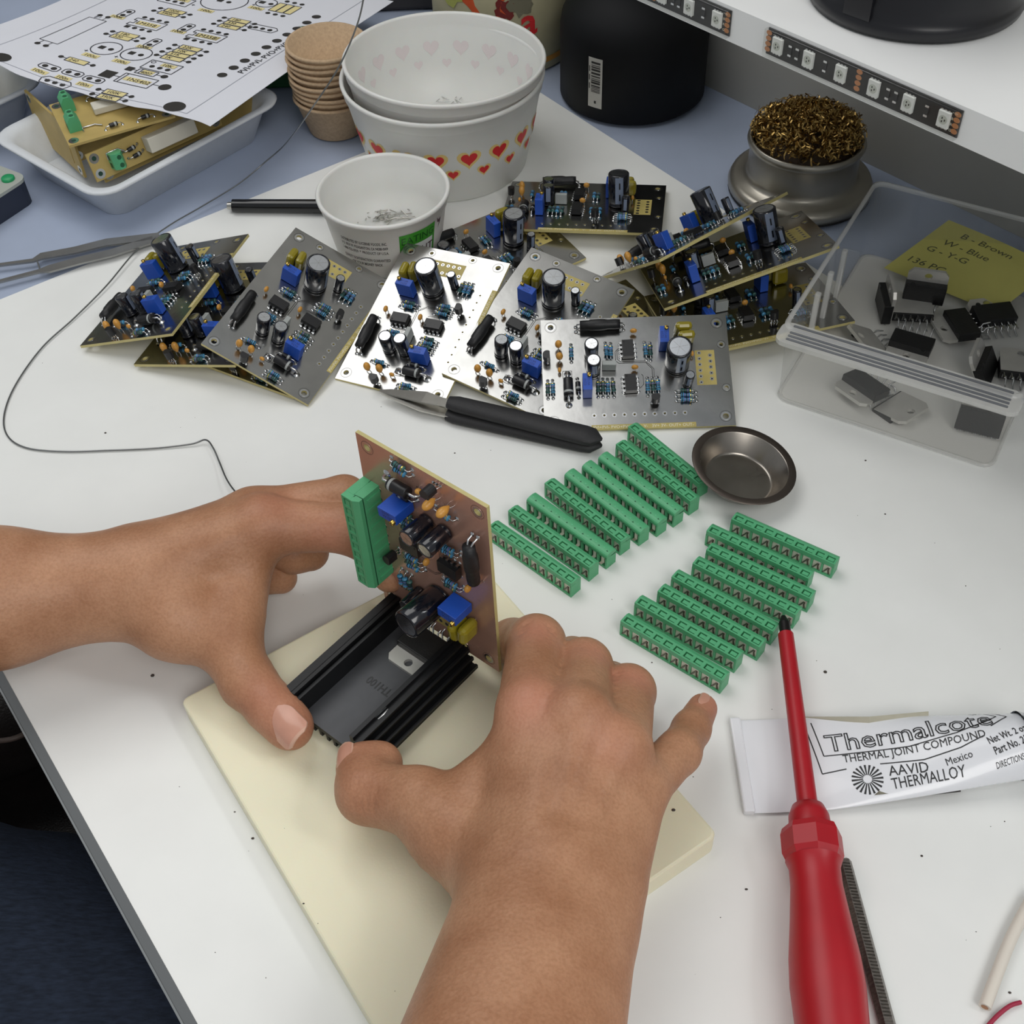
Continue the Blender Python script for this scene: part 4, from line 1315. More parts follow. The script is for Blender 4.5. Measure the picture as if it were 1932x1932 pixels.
for k in range(1500):
    a, rr = random.uniform(0, 6.283), 33.0 * math.sqrt(random.uniform(0, 1)); zt = 35 + 17 * math.sqrt(max(0, 1 - (rr / 37) ** 2))
    z = zt - abs(random.gauss(0, 3.0)); rr *= 1.0
    c = Vector((rr * math.cos(a), rr * math.sin(a), z))
    ph, cr = random.uniform(0, 6.28), random.uniform(1.2, 3.0)
    ax1 = Vector((random.gauss(0, 1), random.gauss(0, 1), random.gauss(0, 1))).normalized(); ax2 = ax1.orthogonal().normalized(); ax3 = ax1.cross(ax2)
    pts = [c + (ax2 * math.cos(ph + i * .9) + ax3 * math.sin(ph + i * .9)) * cr + ax1 * (i - 2.5) * .9 for i in range(6)]
    vs, wd = [], ax1 * random.uniform(.3, .55)
    for p in pts: vs += [p - wd, p + wd]
    mb.add(vs, [(2 * i, 2 * i + 1, 2 * i + 3, 2 * i + 2) for i in range(5)], bw, False)
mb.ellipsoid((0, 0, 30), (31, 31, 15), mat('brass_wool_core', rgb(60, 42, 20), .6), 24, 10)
o = mb.build('brass_wool', wl); o['kind'] = 'stuff'

# dark round pot standing on the shelf
c = P(1724, -8, 190.5)
pt_ = thing('black_pot', 'big black round pot standing on the white shelf', 'pot', (c.x, c.y, 190.6))
mb = MB(); mb.lathe([(.05, 0), (40, 0), (45.5, 1), (46.3, 4), (45.3, 6.5), (44.2, 8), (44.4, 12), (43.6, 14), (43.6, 22), (42.8, 24), (43, 60), (42, 66), (.05, 66)], mat('glossy_black_plastic', rgb(24, 24, 28), .33), 64); mb.build('body', pt_)
mb = MB()
va = math.atan2(-c.y, -c.x)
vs = []
for z in (6.5, 60):
    for d in (-.62, -.34): vs.append((46.0 * math.cos(va + d), 46.0 * math.sin(va + d), z)); vs.append((43.0 * math.cos(va + d), 43.0 * math.sin(va + d), z))
mb.add(vs, [(0, 2, 6, 4), (0, 4, 5, 1), (2, 3, 7, 6), (4, 6, 7, 5), (0, 1, 3, 2)], MATS['glossy_black_plastic']); mb.build('rib', pt_)

# ---------------------------------------------------------------- light strips on the shelf edge
pcbk = mat('black_strip', rgb(22, 22, 22), .4); cop = mat('copper_pad', rgb(196, 136, 92), .4, metal=.5); ledw = mat('led_white', rgb(228, 230, 226), .35); ledy = mat('led_face', rgb(196, 200, 190), .2)
sili = clear_mat('clear_silicone', (.96, .96, .95, 1), rough=.12)
def strip(label, px0, n_led, start_off, length, zc=183.2):
    # local: x along the shelf edge, y up, z out of the edge
    p = P(*px0, zc); s = SD.dot(p)
    o0 = SN * 405.4 + SD * s + Vector((0, 0, zc))
    t = thing('led_strip', label, 'led strip', group='led strips along the shelf edge')
    tl = math.radians(-1.0)
    t.matrix_world = frame(o0, SD, (0, 0, 1))
    mb = MB(); mb.box((length / 2, 0, .25), (length, 11.4, .5), pcbk); mb.build('backing', t)
    k = 0
    x = start_off
    led = MB(); led.box((0, 0, 1.25), (5.2, 6.8, 1.5), ledw, bevel=.2); led.disc((0, 0, 2.03), 1.9, ledy, 16)
    for a in (-1, 1):
        for q in (-1.6, 0, 1.6): led.box((q, a * 3.6, .8), (.9, .9, .9), solder)
    for a in range(3): led.box((math.cos(a * 2.1) * .8, math.sin(a * 2.1) * .8, 2.05), (.5, .8, .05), ink)
    LED = led.mesh('led')
    rs = MB(); rs.box((0, 0, .8), (1.6, 3.2, .6), blackpl); rs.box((0, 2.0, .85), (1.7, .9, .8), solder); rs.box((0, -2.0, .85), (1.7, .9, .8), solder)
    RS = rs.mesh('chip_resistor')
    ou = MB(); 
    for (a, b) in ((-1, -1), (-1, 1), (1, -1), (1, 1)): pass
    for i in range(n_led):
        xx = start_off + 16.7 * i
        put('led', LED, t, (xx, 0, 0))
        if i < n_led - 1 or start_off + 16.7 * n_led < length:
            if i % 3 == 0:
                put('chip_resistor', RS, t, (xx + 6.6, 0, 0)); put('chip_resistor', RS, t, (xx + 10.4, 0, 0))
            elif i % 3 == 1:
                put('chip_resistor', RS, t, (xx + 8.4, 0, 0))
    pads = MB(); pads.box((0, 0, .1), (.01, .01, .01), cop)
    cp = MB(); cp.disc((0, 0, .56), 1.5, cop, 12, ry=1.1); CP = cp.mesh('copper_pad')
    for xx in ([start_off - 5.6] if start_off > 4 else []) + [start_off + 16.7 * (j + .5) for j in range(2, n_led - 1, 3)] + [length - 1.8]:
        for yy in (-3.6, -1.2, 1.2, 3.6): put('copper_pad', CP, t, (xx, yy, 0))
    lb_ = MB()
    for xx in [start_off - 3.4 if start_off > 4 else 30, length - 4.2]:
        for i, ch_ in enumerate('GRB'):
            vs, fs = text_geo(ch_, 1.6); lb_.add([(xx + v.x, -4.2 + i * 2.4 + v.y, .58) for v in vs], fs, whitep)
        vs, fs = text_geo('+12V', 1.1); lb_.add([(xx + v.x, 3.2 + v.y, .58) for v in vs], fs, whitep)
    lb_.build('lettering', t)
    mb = MB(); mb.box((length / 2, 0, 1.55), (length + .8, 12.2, 3.0), sili, bevel=.6); mb.build('silicone_cover', t)
    return t
strip('long led strip with six white leds on the shelf edge, below the black pot', (1446, 77), 6, 6.2, 96.5)
strip('led strip cut off by the top of the picture, on the shelf edge', (1180, -35), 3, 21.5, 62.0)

# ---------------------------------------------------------------- clear box of chips
bxa = Vector((140.5, 466.5, 0)); bxd = Vector((97, -59, 0)).normalized(); bxn = Vector((-bxd.y, bxd.x, 0))
BXL, BXD, BXH = 112, 142, 49
acr = clear_mat('clear_polystyrene', (.985, .985, .98, 1), rough=.06, haze=.05, hazecol=(.9, .9, .88, 1))
acrr = clear_mat('clear_rim', (.96, .96, .95, 1), rough=.12, haze=.34, hazecol=(.92, .92, .9, 1))
acrf = clear_mat('frosted_base', (.97, .97, .96, 1), rough=.3, haze=.78, hazecol=(.80, .79, .75, 1))
bx = thing('clear_box', 'clear plastic box with ribbed front lip, holding black chips', 'box')
bx.matrix_world = frame(bxa, bxd, bxn)
def rr_loop(x0, x1, y0, y1, r, n=5):
    pts = []
    for (cx, cy, a0) in ((x1 - r, y1 - r, 0), (x0 + r, y1 - r, 90), (x0 + r, y0 + r, 180), (x1 - r, y0 + r, 270)):
        for k in range(n): 
            a = math.radians(a0 + 90 * k / (n - 1)); pts.append((cx + r * math.cos(a), cy + r * math.sin(a)))
    return pts
def loft(mb, loops, mt, smooth=True):
    n = len(loops[0]); vs = [p for l in loops for p in l]
    mb.add(vs, [(k * n + i, k * n + (i + 1) % n, (k + 1) * n + (i + 1) % n, (k + 1) * n + i) for k in range(len(loops) - 1) for i in range(n)], mt, smooth)
L_ = lambda g, z, r=6: [(x, y, z) for x, y in rr_loop(-g, BXL + g, -g, BXD + g, r)]
mb = MB(); loft(mb, [L_(0, 1), L_(1.5, BXH - 2)], acr); mb.build('wall', bx)
mb = MB(); loft(mb, [L_(0.2, .2), L_(0.6, 1.6), L_(-.6, 2.4), L_(-1.2, 1.2)], acrr); mb.build('foot_rim', bx)
mb = MB(); f_ = L_(-.2, 1.3); mb.add(f_, [list(range(len(f_)))], acrf); mb.build('floor_plate', bx)
mb = MB(); loft(mb, [L_(1.2, BXH - 2.5), L_(2.6, BXH - 1.2), L_(2.6, BXH), L_(1.0, BXH + .5), L_(.2, BXH - .5)], acrr); mb.build('rim', bx)
mb = MB(); q = rr_loop(-3, BXL + 3, -12.5, 4, 5)
mb.prism(q, BXH - 3, BXH - .6, acrr); lp = mb.build('front_lip', bx)
ribm = mat('rib_grey', rgb(120, 124, 128), .3)  # plain mid grey for the lip ribs, left unassigned
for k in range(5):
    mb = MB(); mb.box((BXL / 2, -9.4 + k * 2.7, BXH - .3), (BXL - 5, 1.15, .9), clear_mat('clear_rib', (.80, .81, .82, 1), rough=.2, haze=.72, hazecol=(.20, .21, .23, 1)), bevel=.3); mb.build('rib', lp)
for k, yy in enumerate((42, 62, 84)):
    mb = MB(); mb.box((1.8, yy, 21), (3.0, 3.4, 40), acrr, bevel=.8); mb.build('partition_rail', bx)
# chips in the box
mw = MB()
mw.box((0, 0, 2.4), (19.6, 11, 4.6), icb, bevel=.35)
mw.cyl((-6.5, 5.6, 4.4), (-6.5, 5.6, 4.75), 1.2, icb, seg=10)
CHB = mw.mesh('chip_body')
mt_ = MB()
def plate2(mb, pts, hole, hr, z0, z1, m_):
    bm = bmesh.new(); es = []
    def lp_(ps):
        vs = [bm.verts.new((a, b, z0)) for a, b in ps]; es.extend(bm.edges.new((vs[i], vs[(i + 1) % len(vs)])) for i in range(len(vs)))
    lp_(pts); lp_([(hole[0] + hr * math.cos(a * math.pi / 7), hole[1] + hr * math.sin(a * math.pi / 7)) for a in range(14)])
    bmesh.ops.triangle_fill(bm, use_beauty=True, edges=es)
    r = bmesh.ops.extrude_face_region(bm, geom=bm.faces[:])
    for e in r['geom']:
        if isinstance(e, bmesh.types.BMVert): e.co.z = z1
    bmesh.ops.recalc_face_normals(bm, faces=bm.faces[:]); bm.verts.index_update()
    mb.add([v.co for v in bm.verts], [[v.index for v in f.verts] for f in bm.faces], m_); bm.free()
plate2(mt_, [(-9.6, -4.5), (9.6, -4.5), (9.6, 9.5), (7.4, 12.2), (-7.4, 12.2), (-9.6, 9.5)], (0, 8.6), 1.9, -.1, 1.5, tab)
CHT = mt_.mesh('metal_tab')
ld = MB(); ld.tube([(0, -5.2, 2.3), (0, -8.2, 2.3), (0, -9.0, 4.2), (0, -12.5, 4.6)], .38, solder, 6); LDA = ld.mesh('lead')
ld = MB(); ld.tube([(0, -5.2, 2.3), (0, -7.0, 2.3), (0, -7.8, -1.0), (0, -12.0, -1.6)], .38, solder, 6); LDB = ld.mesh('lead')
Mbx = frame(bxa, bxd, bxn)
def chip(label, px, py, h, yaw, pitch=0.0, roll=0.0):
    c = P(px, py, h)
    t = thing('amplifier_chip', label, 'chip', group='loose power chips in the clear box')
    t.matrix_world = Matrix.Translation(c * S) @ Matrix.Rotation(math.radians(yaw), 4, 'Z') @ Matrix.Rotation(math.radians(pitch), 4, 'X') @ Matrix.Rotation(math.radians(roll), 4, 'Y') @ Matrix.Scale(1.12, 4)
    put('chip_body', CHB, t); put('metal_tab', CHT, t)
    for k in range(11): put('lead', LDA if k % 2 else LDB, t, (-8.5 + 1.7 * k, 0, 0))
    return t
chip('chip lying face down with its bare metal tab up, beside the yellow note', 1722, 580, 9, 170, 180, 0)
chip('chip standing on its edge across the yellow note', 1745, 545, 14, -18, 92, 0)
chip('chip leaning on edge at the far left of the box', 1678, 572, 9, -95, 90, 0)
chip('chip with black body up and rounded tab towards the front lip', 1718, 655, 5, 150, 0, 0)
chip('chip with black body up in the middle of the box, tab to the left', 1812, 620, 5, 97, 0, 0)
chip('chip touching the right edge of the yellow note, tab towards the back', 1872, 600, 6, 6, 8, 0)
chip('small tilted chip near the clear partition rails', 1648, 640, 6, -75, 150, 0)
chip('scuffed chip seen through the front wall, tab to the left', 1630, 735, 5, 125, 10, 0)
chip('broken chip seen through the front wall next to the scuffed one', 1690, 762, 4, 35, 170, 0)
chip('chip standing with its legs down in the front right corner', 1850, 790, 8, -25, 75, 0)
chip('dark chip on its side below the ribbed lip, legs to the right', 1850, 695, 7, 60, 60, 0)
chip('chip with white metal tab up at the right picture edge', 1928, 690, 9, 165, 180, 0)
# handwritten note standing in the box
notem = mat('yellow_note', rgb(196, 190, 104), .7, noise=.04, nscale=60)
n0, n1, n2, n3 = P(1668, 505, 6), P(1790, 415, 30), P(1990, 505, 30), P(1880, 590, 6)
mb = MB(); NU = 8; rows = []
for j in range(NU + 1):
    for i in range(NU + 1):
        a, b = i / NU, j / NU
        p = (n0 * (1 - a) + n3 * a) * (1 - b) + (n1 * (1 - a) + n2 * a) * b
        rows.append(p + Vector((0, 0, 2.0 * math.sin(a * 3.1) * math.sin(b * 2.6))))
fs = [(j * (NU + 1) + i, j * (NU + 1) + i + 1, (j + 1) * (NU + 1) + i + 1, (j + 1) * (NU + 1) + i) for j in range(NU) for i in range(NU)]
mb.add(rows, fs, notem, True); mb.add([p - Vector((0, 0, .25)) for p in rows], [f[::-1] for f in fs], notem, True)
nt_ = mb.build('paper_note'); tag(nt_, 'yellow paper note with pencil writing leaning inside the clear box', 'note')
pen_ = mat('pencil_grey', rgb(92, 92, 62), .7)
mb = MB()
for ln, (tx, xo, yo) in enumerate((('B - Brown', .22, .80), ('W - Blue', .16, .62), ('G - Y-G', .10, .46), ('136 PC', .06, .22))):
    vs, fs = text_geo(tx, 1.0)
    for v in vs: pass
    def mp(v):
        a, b = xo + v.x * .115, yo + v.y * .125
        p = (n0 * (1 - a) + n3 * a) * (1 - b) + (n1 * (1 - a) + n2 * a) * b
        return p + Vector((0, 0, 2.0 * math.sin(a * 3.1) * math.sin(b * 2.6) + .25))
    mb.add([mp(v) for v in vs], fs, pen_)
o = mb.build('handwriting', nt_)

# ---------------------------------------------------------------- steel dish
ds = thing('steel_dish', 'small shallow steel dish with a dark rim, beside the terminal blocks', 'dish', (111.0, 406.8, 0))
mb = MB()
mb.lathe([(.05, .2), (15.0, .2), (16.6, .9), (19.5, 5), (21.8, 10.4), (25.2, 11.0), (25.6, 11.5), (25.0, 11.9), (22.2, 11.5), (21.6, 11.0), (16.9, 2.2), (16.3, 1.4), (15.6, 1.25), (14.8, 1.2), (.05, 1.2)], mat('worn_steel', rgb(150, 144, 136), .3, metal=1.0, noise=.18, nscale=45, rnoise=.12), 56)
mb.build('bowl', ds)
mb = MB(); mb.lathe([(21.9, 11.55), (25.1, 12.05), (25.7, 11.5)], mat('dark_rolled_rim', rgb(86, 78, 72), .42, metal=.8), 56); mb.build('rim', ds)
ds.rotation_euler = (math.radians(2), math.radians(9), 0); ds.location.z = 2.7 * S

# ---------------------------------------------------------------- black handled tweezers in front
gripm = mat('black_foam_grip', rgb(34, 34, 36), .6, noise=.1, nscale=300, bump=.3, bscale=900)
tw = thing('tweezers', 'tweezers with thick black cushioned grips and steel tips, in front of the boards', 'tweezers')
a0, a1 = P(845, 768, 7), P(1136, 832, 7)
ax = (a1 - a0).normalized(); nx = Vector((-ax.y, ax.x, 0))
def grip(off, z, lift):
    mb = MB(); Lg = (a1 - a0).length
    rows, N, K = [], 18, 14
    for i in range(N + 1):
        t = i / N
        w_ = 6.6 * (1 - .22 * (1 - t)) ; hgt = 3.2
        if t < .06: w_ *= .75 + t / .06 * .25; hgt *= .8 + t / .06 * .2
        if t > .9: f_ = math.sqrt(max(0.02, 1 - ((t - .9) / .1) ** 2)); w_ *= f_; hgt *= f_
        c = a0 + ax * (Lg * t) + nx * (off * (1 - t)) + Vector((0, 0, z - a0.z + lift * (1 - t)))
        for k in range(K):
            an = 2 * math.pi * k / K; rows.append(c + nx * (w_ * math.cos(an)) + Vector((0, 0, 1)) * (hgt * math.sin(an)))
    mb.add(rows, [(i * K + k, i * K + (k + 1) % K, (i + 1) * K + (k + 1) % K, (i + 1) * K + k) for i in range(N) for k in range(K)], gripm, True)
    mb.add(rows[:K], [list(range(K))[::-1]], gripm); mb.add(rows[-K:], [list(range(K))], gripm)
    mb.build('grip', tw)
grip(1.2, 8.0, 1.4); grip(-1.6, 3.4, 0.0)
t0 = P(716, 738, 6)
for off, z in ((1.2, 8.5), (-2.2, 4.6)):
    mb = MB()
    pts = [a0 + nx * off + ax * 4 + Vector((0, 0, z - a0.z)), a0 + nx * off - ax * 4 + Vector((0, 0, z - a0.z)), a0 * .65 + t0 * .35 + nx * off + Vector((0, 0, (z - 6) * .7)), t0 * .85 + a0 * .15 + nx * off * .4 + Vector((0, 0, (z - 6) * .2)), t0 + nx * off * .15]
    wd = [2.8, 2.8, 4.2, 2.0, .5]
    vs = []
    for p, w_ in zip(pts, wd):
        vs += [p + nx * w_ + Vector((0, 0, .5)), p - nx * w_ + Vector((0, 0, .5)), p - nx * w_ - Vector((0, 0, .5)), p + nx * w_ - Vector((0, 0, .5))]
    fs = [(4 * i + k, 4 * i + (k + 1) % 4, 4 * i + 4 + (k + 1) % 4, 4 * i + 4 + k) for i in range(4) for k in range(4)]
    mb.add(vs, fs + [(3, 2, 1, 0), (16, 17, 18, 19)], steel); mb.build('steel_arm', tw)

# steel tweezers on the blue desk, far left
tz = thing('tweezers', 'slim bare steel tweezers lying at the left edge behind the boards', 'tweezers')
stl2 = mat('brushed_steel_dark', rgb(150, 150, 148), .36, metal=.85, noise=.1, nscale=80)
for pts, wd in (([(300, 446), (200, 458), (140, 473), (78, 484), (62, 492), (0, 500), (-40, 506)], [3.4, 3.6, 3.4, 3.2, 1.6, 1.3, 1.0]), ([(290, 452), (210, 478), (150, 492), (92, 508), (74, 512), (0, 531), (-40, 540)], [3.4, 3.6, 3.6, 3.4, 1.6, 1.3, 1.0])):
    mb = MB(); q = [P(x, y, 3.4) for x, y in pts]; vs = []
    for i, p in enumerate(q):
        d = (q[min(i + 1, len(q) - 1)] - q[max(0, i - 1)]).normalized(); nn = Vector((-d.y, d.x, 0))
        for s_, z_ in ((1, 1), (-1, 1), (-1, -1), (1, -1)): vs.append(p + nn * wd[i] * s_ + Vector((0, 0, .6 * z_)))
    n = len(q)
    mb.add(vs, [(4 * i + k, 4 * i + (k + 1) % 4, 4 * i + 4 + (k + 1) % 4, 4 * i + 4 + k) for i in range(n - 1) for k in range(4)] + [(3, 2, 1, 0), tuple(4 * n - 4 + k for k in range(4))], stl2); mb.build('arm', tz)
mb = MB(); mb.tube([P(70, 491, 3.4), P(76, 511, 3.4)], .5, stl2, 6); mb.build('guide_pin', tz)

# ballpoint pen behind the cup
pn = thing('ballpoint_pen', 'black ballpoint pen with silver button, behind the small white cup', 'pen')
p0, p1 = P(432, 388, 4.5), P(700, 390, 4.5); ax = (p1 - p0).normalized()
glb = mat('gloss_black', rgb(14, 14, 16), .18, coat=.3)
mb = MB(); mb.cyl(p0 + ax * 2.5, p0 + ax * 62, 4.1, glb, 4.4, 20); mb.cyl(p0 + ax * 62, p1 + ax * 30, 4.4, glb, 3.4, 20); mb.build('barrel', pn)
mb = MB(); mb.cyl(p0 - ax * .8, p0 + ax * 2.6, 2.2, steel, 2.6, 14); mb.build('button', pn)

# grey remote / meter at the left edge
rm = thing('grey_handset', 'grey and dark blue handset with green button at the left edge', 'handset')
c0, c1, c2 = P(52, 330, 14), P(-40, 300, 14), P(-20, 395, 14)
corner = P(54, 338, 15); e_a = (P(0, 314, 15) - P(50, 333, 15)); e_b = (P(0, 372, 15) - P(50, 345, 15))
ea = e_a.normalized(); ea.z = 0
eb_ = Vector((ea.y, -ea.x, 0))
if eb_.dot(e_b) < 0: eb_ = -eb_
def slab(name, mt, z0, z1, g, parent):
    q = rr_loop(-g, 120 + g, -g, 60 + g, 7); pts = []
    M_ = Matrix.Identity(4)
    for x, y in q: pts.append(corner + ea * x + eb_ * y)
    # keep winding counter-clockwise
    ar = sum(pts[i].x * pts[(i + 1) % len(pts)].y - pts[(i + 1) % len(pts)].x * pts[i].y for i in range(len(pts)))
    if ar < 0: pts = pts[::-1]
    mb = MB(); mb.prism([(p.x, p.y) for p in pts], z0, z1, mt); return mb.build(name, parent)
slab('lower_shell', mat('navy_plastic', rgb(40, 46, 62), .5), -.7, 15, 0, rm); slab('upper_shell', mat('warm_grey_plastic', rgb(166, 170, 162), .5), 15, 17, .2, rm)
mb = MB(); cbt = P(15, 337, 17.6); mb.lathe([(4.2, -.6), (4.2, .8), (3.4, 1.4), (.05, 1.5)], mat('green_button', rgb(30, 150, 92), .4), 20, cbt); mb.build('button', rm)

# ---------------------------------------------------------------- solder wire
wr = mat('solder_wire', rgb(128, 130, 130), .3, metal=1.0)
pts = [(690, -30, 175), (676, 40, 150), (640, 125, 118), (588, 205, 84), (540, 270, 30), (500, 306, 12), (450, 347, 6), (380, 390, 3), (320, 425, 3), (260, 470, 3), (200, 540, 2), (140, 600, 1.2), (80, 655, 1), (30, 725, .9), (8, 782, .9), (14, 822, .9), (50, 845, .9), (120, 852, .9), (200, 850, .9), (290, 846, .9), (360, 838, 1.5), (388, 830, 3), (402, 845, 4), (414, 872, 4), (428, 905, 6), (446, 930, 9), (470, 950, 14)]
mb = MB(); mb.tube(smooth_path([P(*p) for p in pts], 8), .45, wr, 7)
o = mb.build('solder_wire'); tag(o, 'long thin solder wire looping across the left side of the worktop', 'solder wire')

# ---------------------------------------------------------------- screwdriver, rod, wires at the lower right
redp = mat('red_insulation', rgb(170, 17, 31), .4, noise=.05, nscale=80)
sd = thing('screwdriver', 'red insulated screwdriver with dark tip, lying across the paste tube', 'screwdriver')
s0, s1, s2 = P(1478, 1163, 11.5), P(1524, 1522, 14.5), P(1578, 2010, 13)
mb = MB(); d = (s1 - s0).normalized()
mb.cyl(s0, s0 + d * 4, 1.0, mat('blackened_steel', rgb(40, 38, 38), .4, metal=.7), 2.5, 14); mb.cyl(s0 + d * 4, s0 + d * 13, 2.5, MATS['blackened_steel'], 2.5, 14); mb.build('tip', sd)
mb = MB(); mb.cyl(s0 + d * 10, s1, 3.3, redp, 3.9, 24); mb.build('shaft_sleeve', sd)
d2 = (s2 - s1).normalized(); q = Matrix.Translation(s1) @ d2.to_track_quat('Z', 'Y').to_matrix().to_4x4()
mb = MB()
LH = (s2 - s1).length
prof = [(3.8, -.5), (6.0, 0), (7.6, 4.0), (7.9, 9.0)]
mb.lathe(prof, redp, 28, M=q)
hexr = []
mb.lathe([(7.9, 9.0), (10.6, 9.6), (11.4, 12), (11.4, 19.5), (10.4, 22)], redp, 8, M=q, smooth=False)
mb.lathe([(10.4, 22), (9.3, 25), (9.4, 32), (10.8, 45), (12.4, 58), (12.9, 68), (12.4, 80), (12.2, 95), (12.8, 120), (10, 130), (.05, 131)], redp, 28, M=q)
mb.build('handle', sd)
rd = thing('hex_rod', 'grey ridged steel rod lying against the screwdriver handle', 'rod')
r0, r1 = P(1592, 1626, 3), P(1690, 1990, 3)
mb = MB(); mb.cyl(r0, r1, 2.9, mat('worn_rod_steel', rgb(118, 112, 106), .36, metal=.9, noise=.35, nscale=400, stretch=(1, 3, 1)), 2.9, 6, smooth=False); mb.cyl(r0 - (r1 - r0).normalized() * .8, r0, 1.9, MATS['worn_rod_steel'], 2.9, 6, smooth=False); mb.build('shaft', rd)
knm = mat('knurl_light', rgb(170, 166, 158), .4, metal=.9)
mb = MB(); dr_ = (r1 - r0).normalized(); sn_ = Vector((-dr_.y, dr_.x, 0))
for k in range(46):
    c = r0 + dr_ * (1.2 + k * 1.25) + Vector((0, 0, 2.75)) - sn_ * -.2
    mb.add([c - sn_ * 1.3 + Vector((0, 0, -.1)), c + sn_ * 1.3 + dr_ * .5 + Vector((0, 0, -.1)), c + sn_ * 1.3 + dr_ * .9 + Vector((0, 0, .1)), c - sn_ * 1.3 + dr_ * .4 + Vector((0, 0, .1))], [(0, 1, 2, 3), (3, 2, 1, 0)], knm)
mb.build('knurling', rd)
cbl = mat('white_cable', rgb(222, 214, 202), .5)
mb = MB(); mb.tube(smooth_path([P(1858, 1900, 3), P(1880, 1840, 3), P(1910, 1765, 3), P(1950, 1690, 3)], 6), 2.2, cbl, 10)
o = thing('white_cable', 'cut end of a white cable at the right picture edge', 'cable'); mb.build('jacket', o)
mb = MB(); d = (P(1858, 1900, 3) - P(1880, 1840, 3)).normalized(); mb.disc(P(1858, 1900, 3) + d * .1, 1.3, mat('cut_copper', rgb(170, 120, 80), .5), 10, n=d); mb.build('core', o)
mb = MB(); mb.tube(smooth_path([P(1856, 1945, 1), P(1880, 1918, 1.4), P(1905, 1898, 1.6), P(1926, 1891, 1.2)], 6), .8, mat('crimson_wire', rgb(158, 30, 62), .45), 8)
o = mb.build('red_wire'); tag(o, 'short crimson wire in the lower right corner', 'wire')

# ---------------------------------------------------------------- tube of thermal paste
tbm = mat('white_tube_enamel', rgb(232, 234, 238), .27, coat=.3, noise=.01, nscale=40, bump=.12, bscale=60)
tt = thing('paste_tube', 'squeezed white tube of thermal paste with black lettering under the screwdriver', 'tube')
tA, tB = P(1397, 1444, 1.5), P(1928, 1402, 13)          # crimp centre, shoulder centre
tA.z = tB.z = 0
tx = (tB - tA).normalized(); ty = Vector((-tx.y, tx.x, 0)); TL = (tB - tA).length
def tube_sec(s):
    a = 21.5 * (1 - s) ** 1.0 + 14.0 * s
    a = 21.3 - 7.3 * max(0, (s - .30) / .70) ** 1.1
    b = 1.2 + 10.3 * max(0, (s - .10) / .90) ** 1.3
    return a, b
def tube_top(s, yv, dz=0.0):
    a, b = tube_sec(s)
    wv = .9 * math.sin(s * 9 + yv * .12) * min(1, 3 * (1 - s)) * s
    e = max(0.0, 1 - (yv / a) ** 2) ** .62
    zc = b * .92 + .2
    ycl = max(-a, min(a, yv))
    return tA + tx * (TL * s) + ty * (ycl + 6.0 * s * s * 0) + Vector((0, 0, zc + b * e + wv * e + dz))
mb = MB(); N, K = 80, 72; rows = []
for i in range(N + 1):
    s = i / N; a, b = tube_sec(s)
    for k in range(K):
        an = 2 * math.pi * k / K; yv = a * math.cos(an)
        if math.sin(an) >= 0: p = tube_top(s, yv)
        else:
            e = max(0.0, 1 - (yv / a) ** 2) ** .62; p = tA + tx * (TL * s) + ty * yv + Vector((0, 0, max(.15, b * .92 + .2 - b * .9 * e)))
        rows.append(p)
mb.add(rows, [(i * K + k, i * K + (k + 1) % K, (i + 1) * K + (k + 1) % K, (i + 1) * K + k) for i in range(N) for k in range(K)], tbm, True)
mb.build('body', tt)
mb = MB(); mb.box((0, 0, 0), (4.5, 43.2, 3.4), tbm, frame((0, 0, 0), tx, ty) @ Matrix.Identity(4), bevel=.8)
M_ = frame((0, 0, 0), tx, ty); mb.v = [tuple(Vector(v) + tA + Vector((0, 0, 1.9)) + tx * .5) for v in mb.v]; mb.build('crimped_end', tt)
Mq = Matrix.Translation(tB + Vector((0, 0, 11.2))) @ tx.to_track_quat('Z', 'Y').to_matrix().to_4x4()
mb = MB(); mb.lathe([(13.6, -1), (12.4, 4), (6.5, 6.5), (6.5, 9)], alu, 28, M=Mq); mb.build('shoulder', tt)
mb = MB(); mb.lathe([(7.6, 7), (8.2, 8), (8.2, 22), (7, 23), (.05, 23)], mat('black_cap', rgb(18, 18, 20), .4), 18, M=Mq, smooth=False); mb.build('cap', tt)
blk = mat('tube_print_black', rgb(34, 34, 36), .5)
def tube_text(body, size, s0, y0, mt=blk, outline=0.0, rot=0.0, fit=None, bold=0.0, curve=0.0, name='lettering'):
    vs, fs = text_geo(body, size, outline, bold)
    x0, x1 = min(v.x for v in vs), max(v.x for v in vs); k = fit / (x1 - x0) if fit else 1
    bm = bmesh.new(); bv = [bm.verts.new(v) for v in vs]
    for f in fs:
        try: bm.faces.new([bv[i] for i in f])
        except ValueError: pass
    le = [e for e in bm.edges if e.calc_length() > 1.6]
    bmesh.ops.subdivide_edges(bm, edges=le, cuts=4, use_grid_fill=True)
    bmesh.ops.triangulate(bm, faces=bm.faces[:]); bm.verts.index_update()
    vs = [v.co.copy() for v in bm.verts]; fs = [[v.index for v in f.verts] for f in bm.faces]; bm.free()
    mb = MB(); out = []
    for v in vs:
        x, y = (v.x - x0) * k, v.y
        X = x * math.cos(rot) - y * math.sin(rot); Y = x * math.sin(rot) + y * math.cos(rot) + curve * x * x
        out.append(tube_top((s0 + X) / TL, y0 + Y, .2 + (0 if not outline else .05)))
    mb.add(out, fs, mt); return mb.build(name, tt)
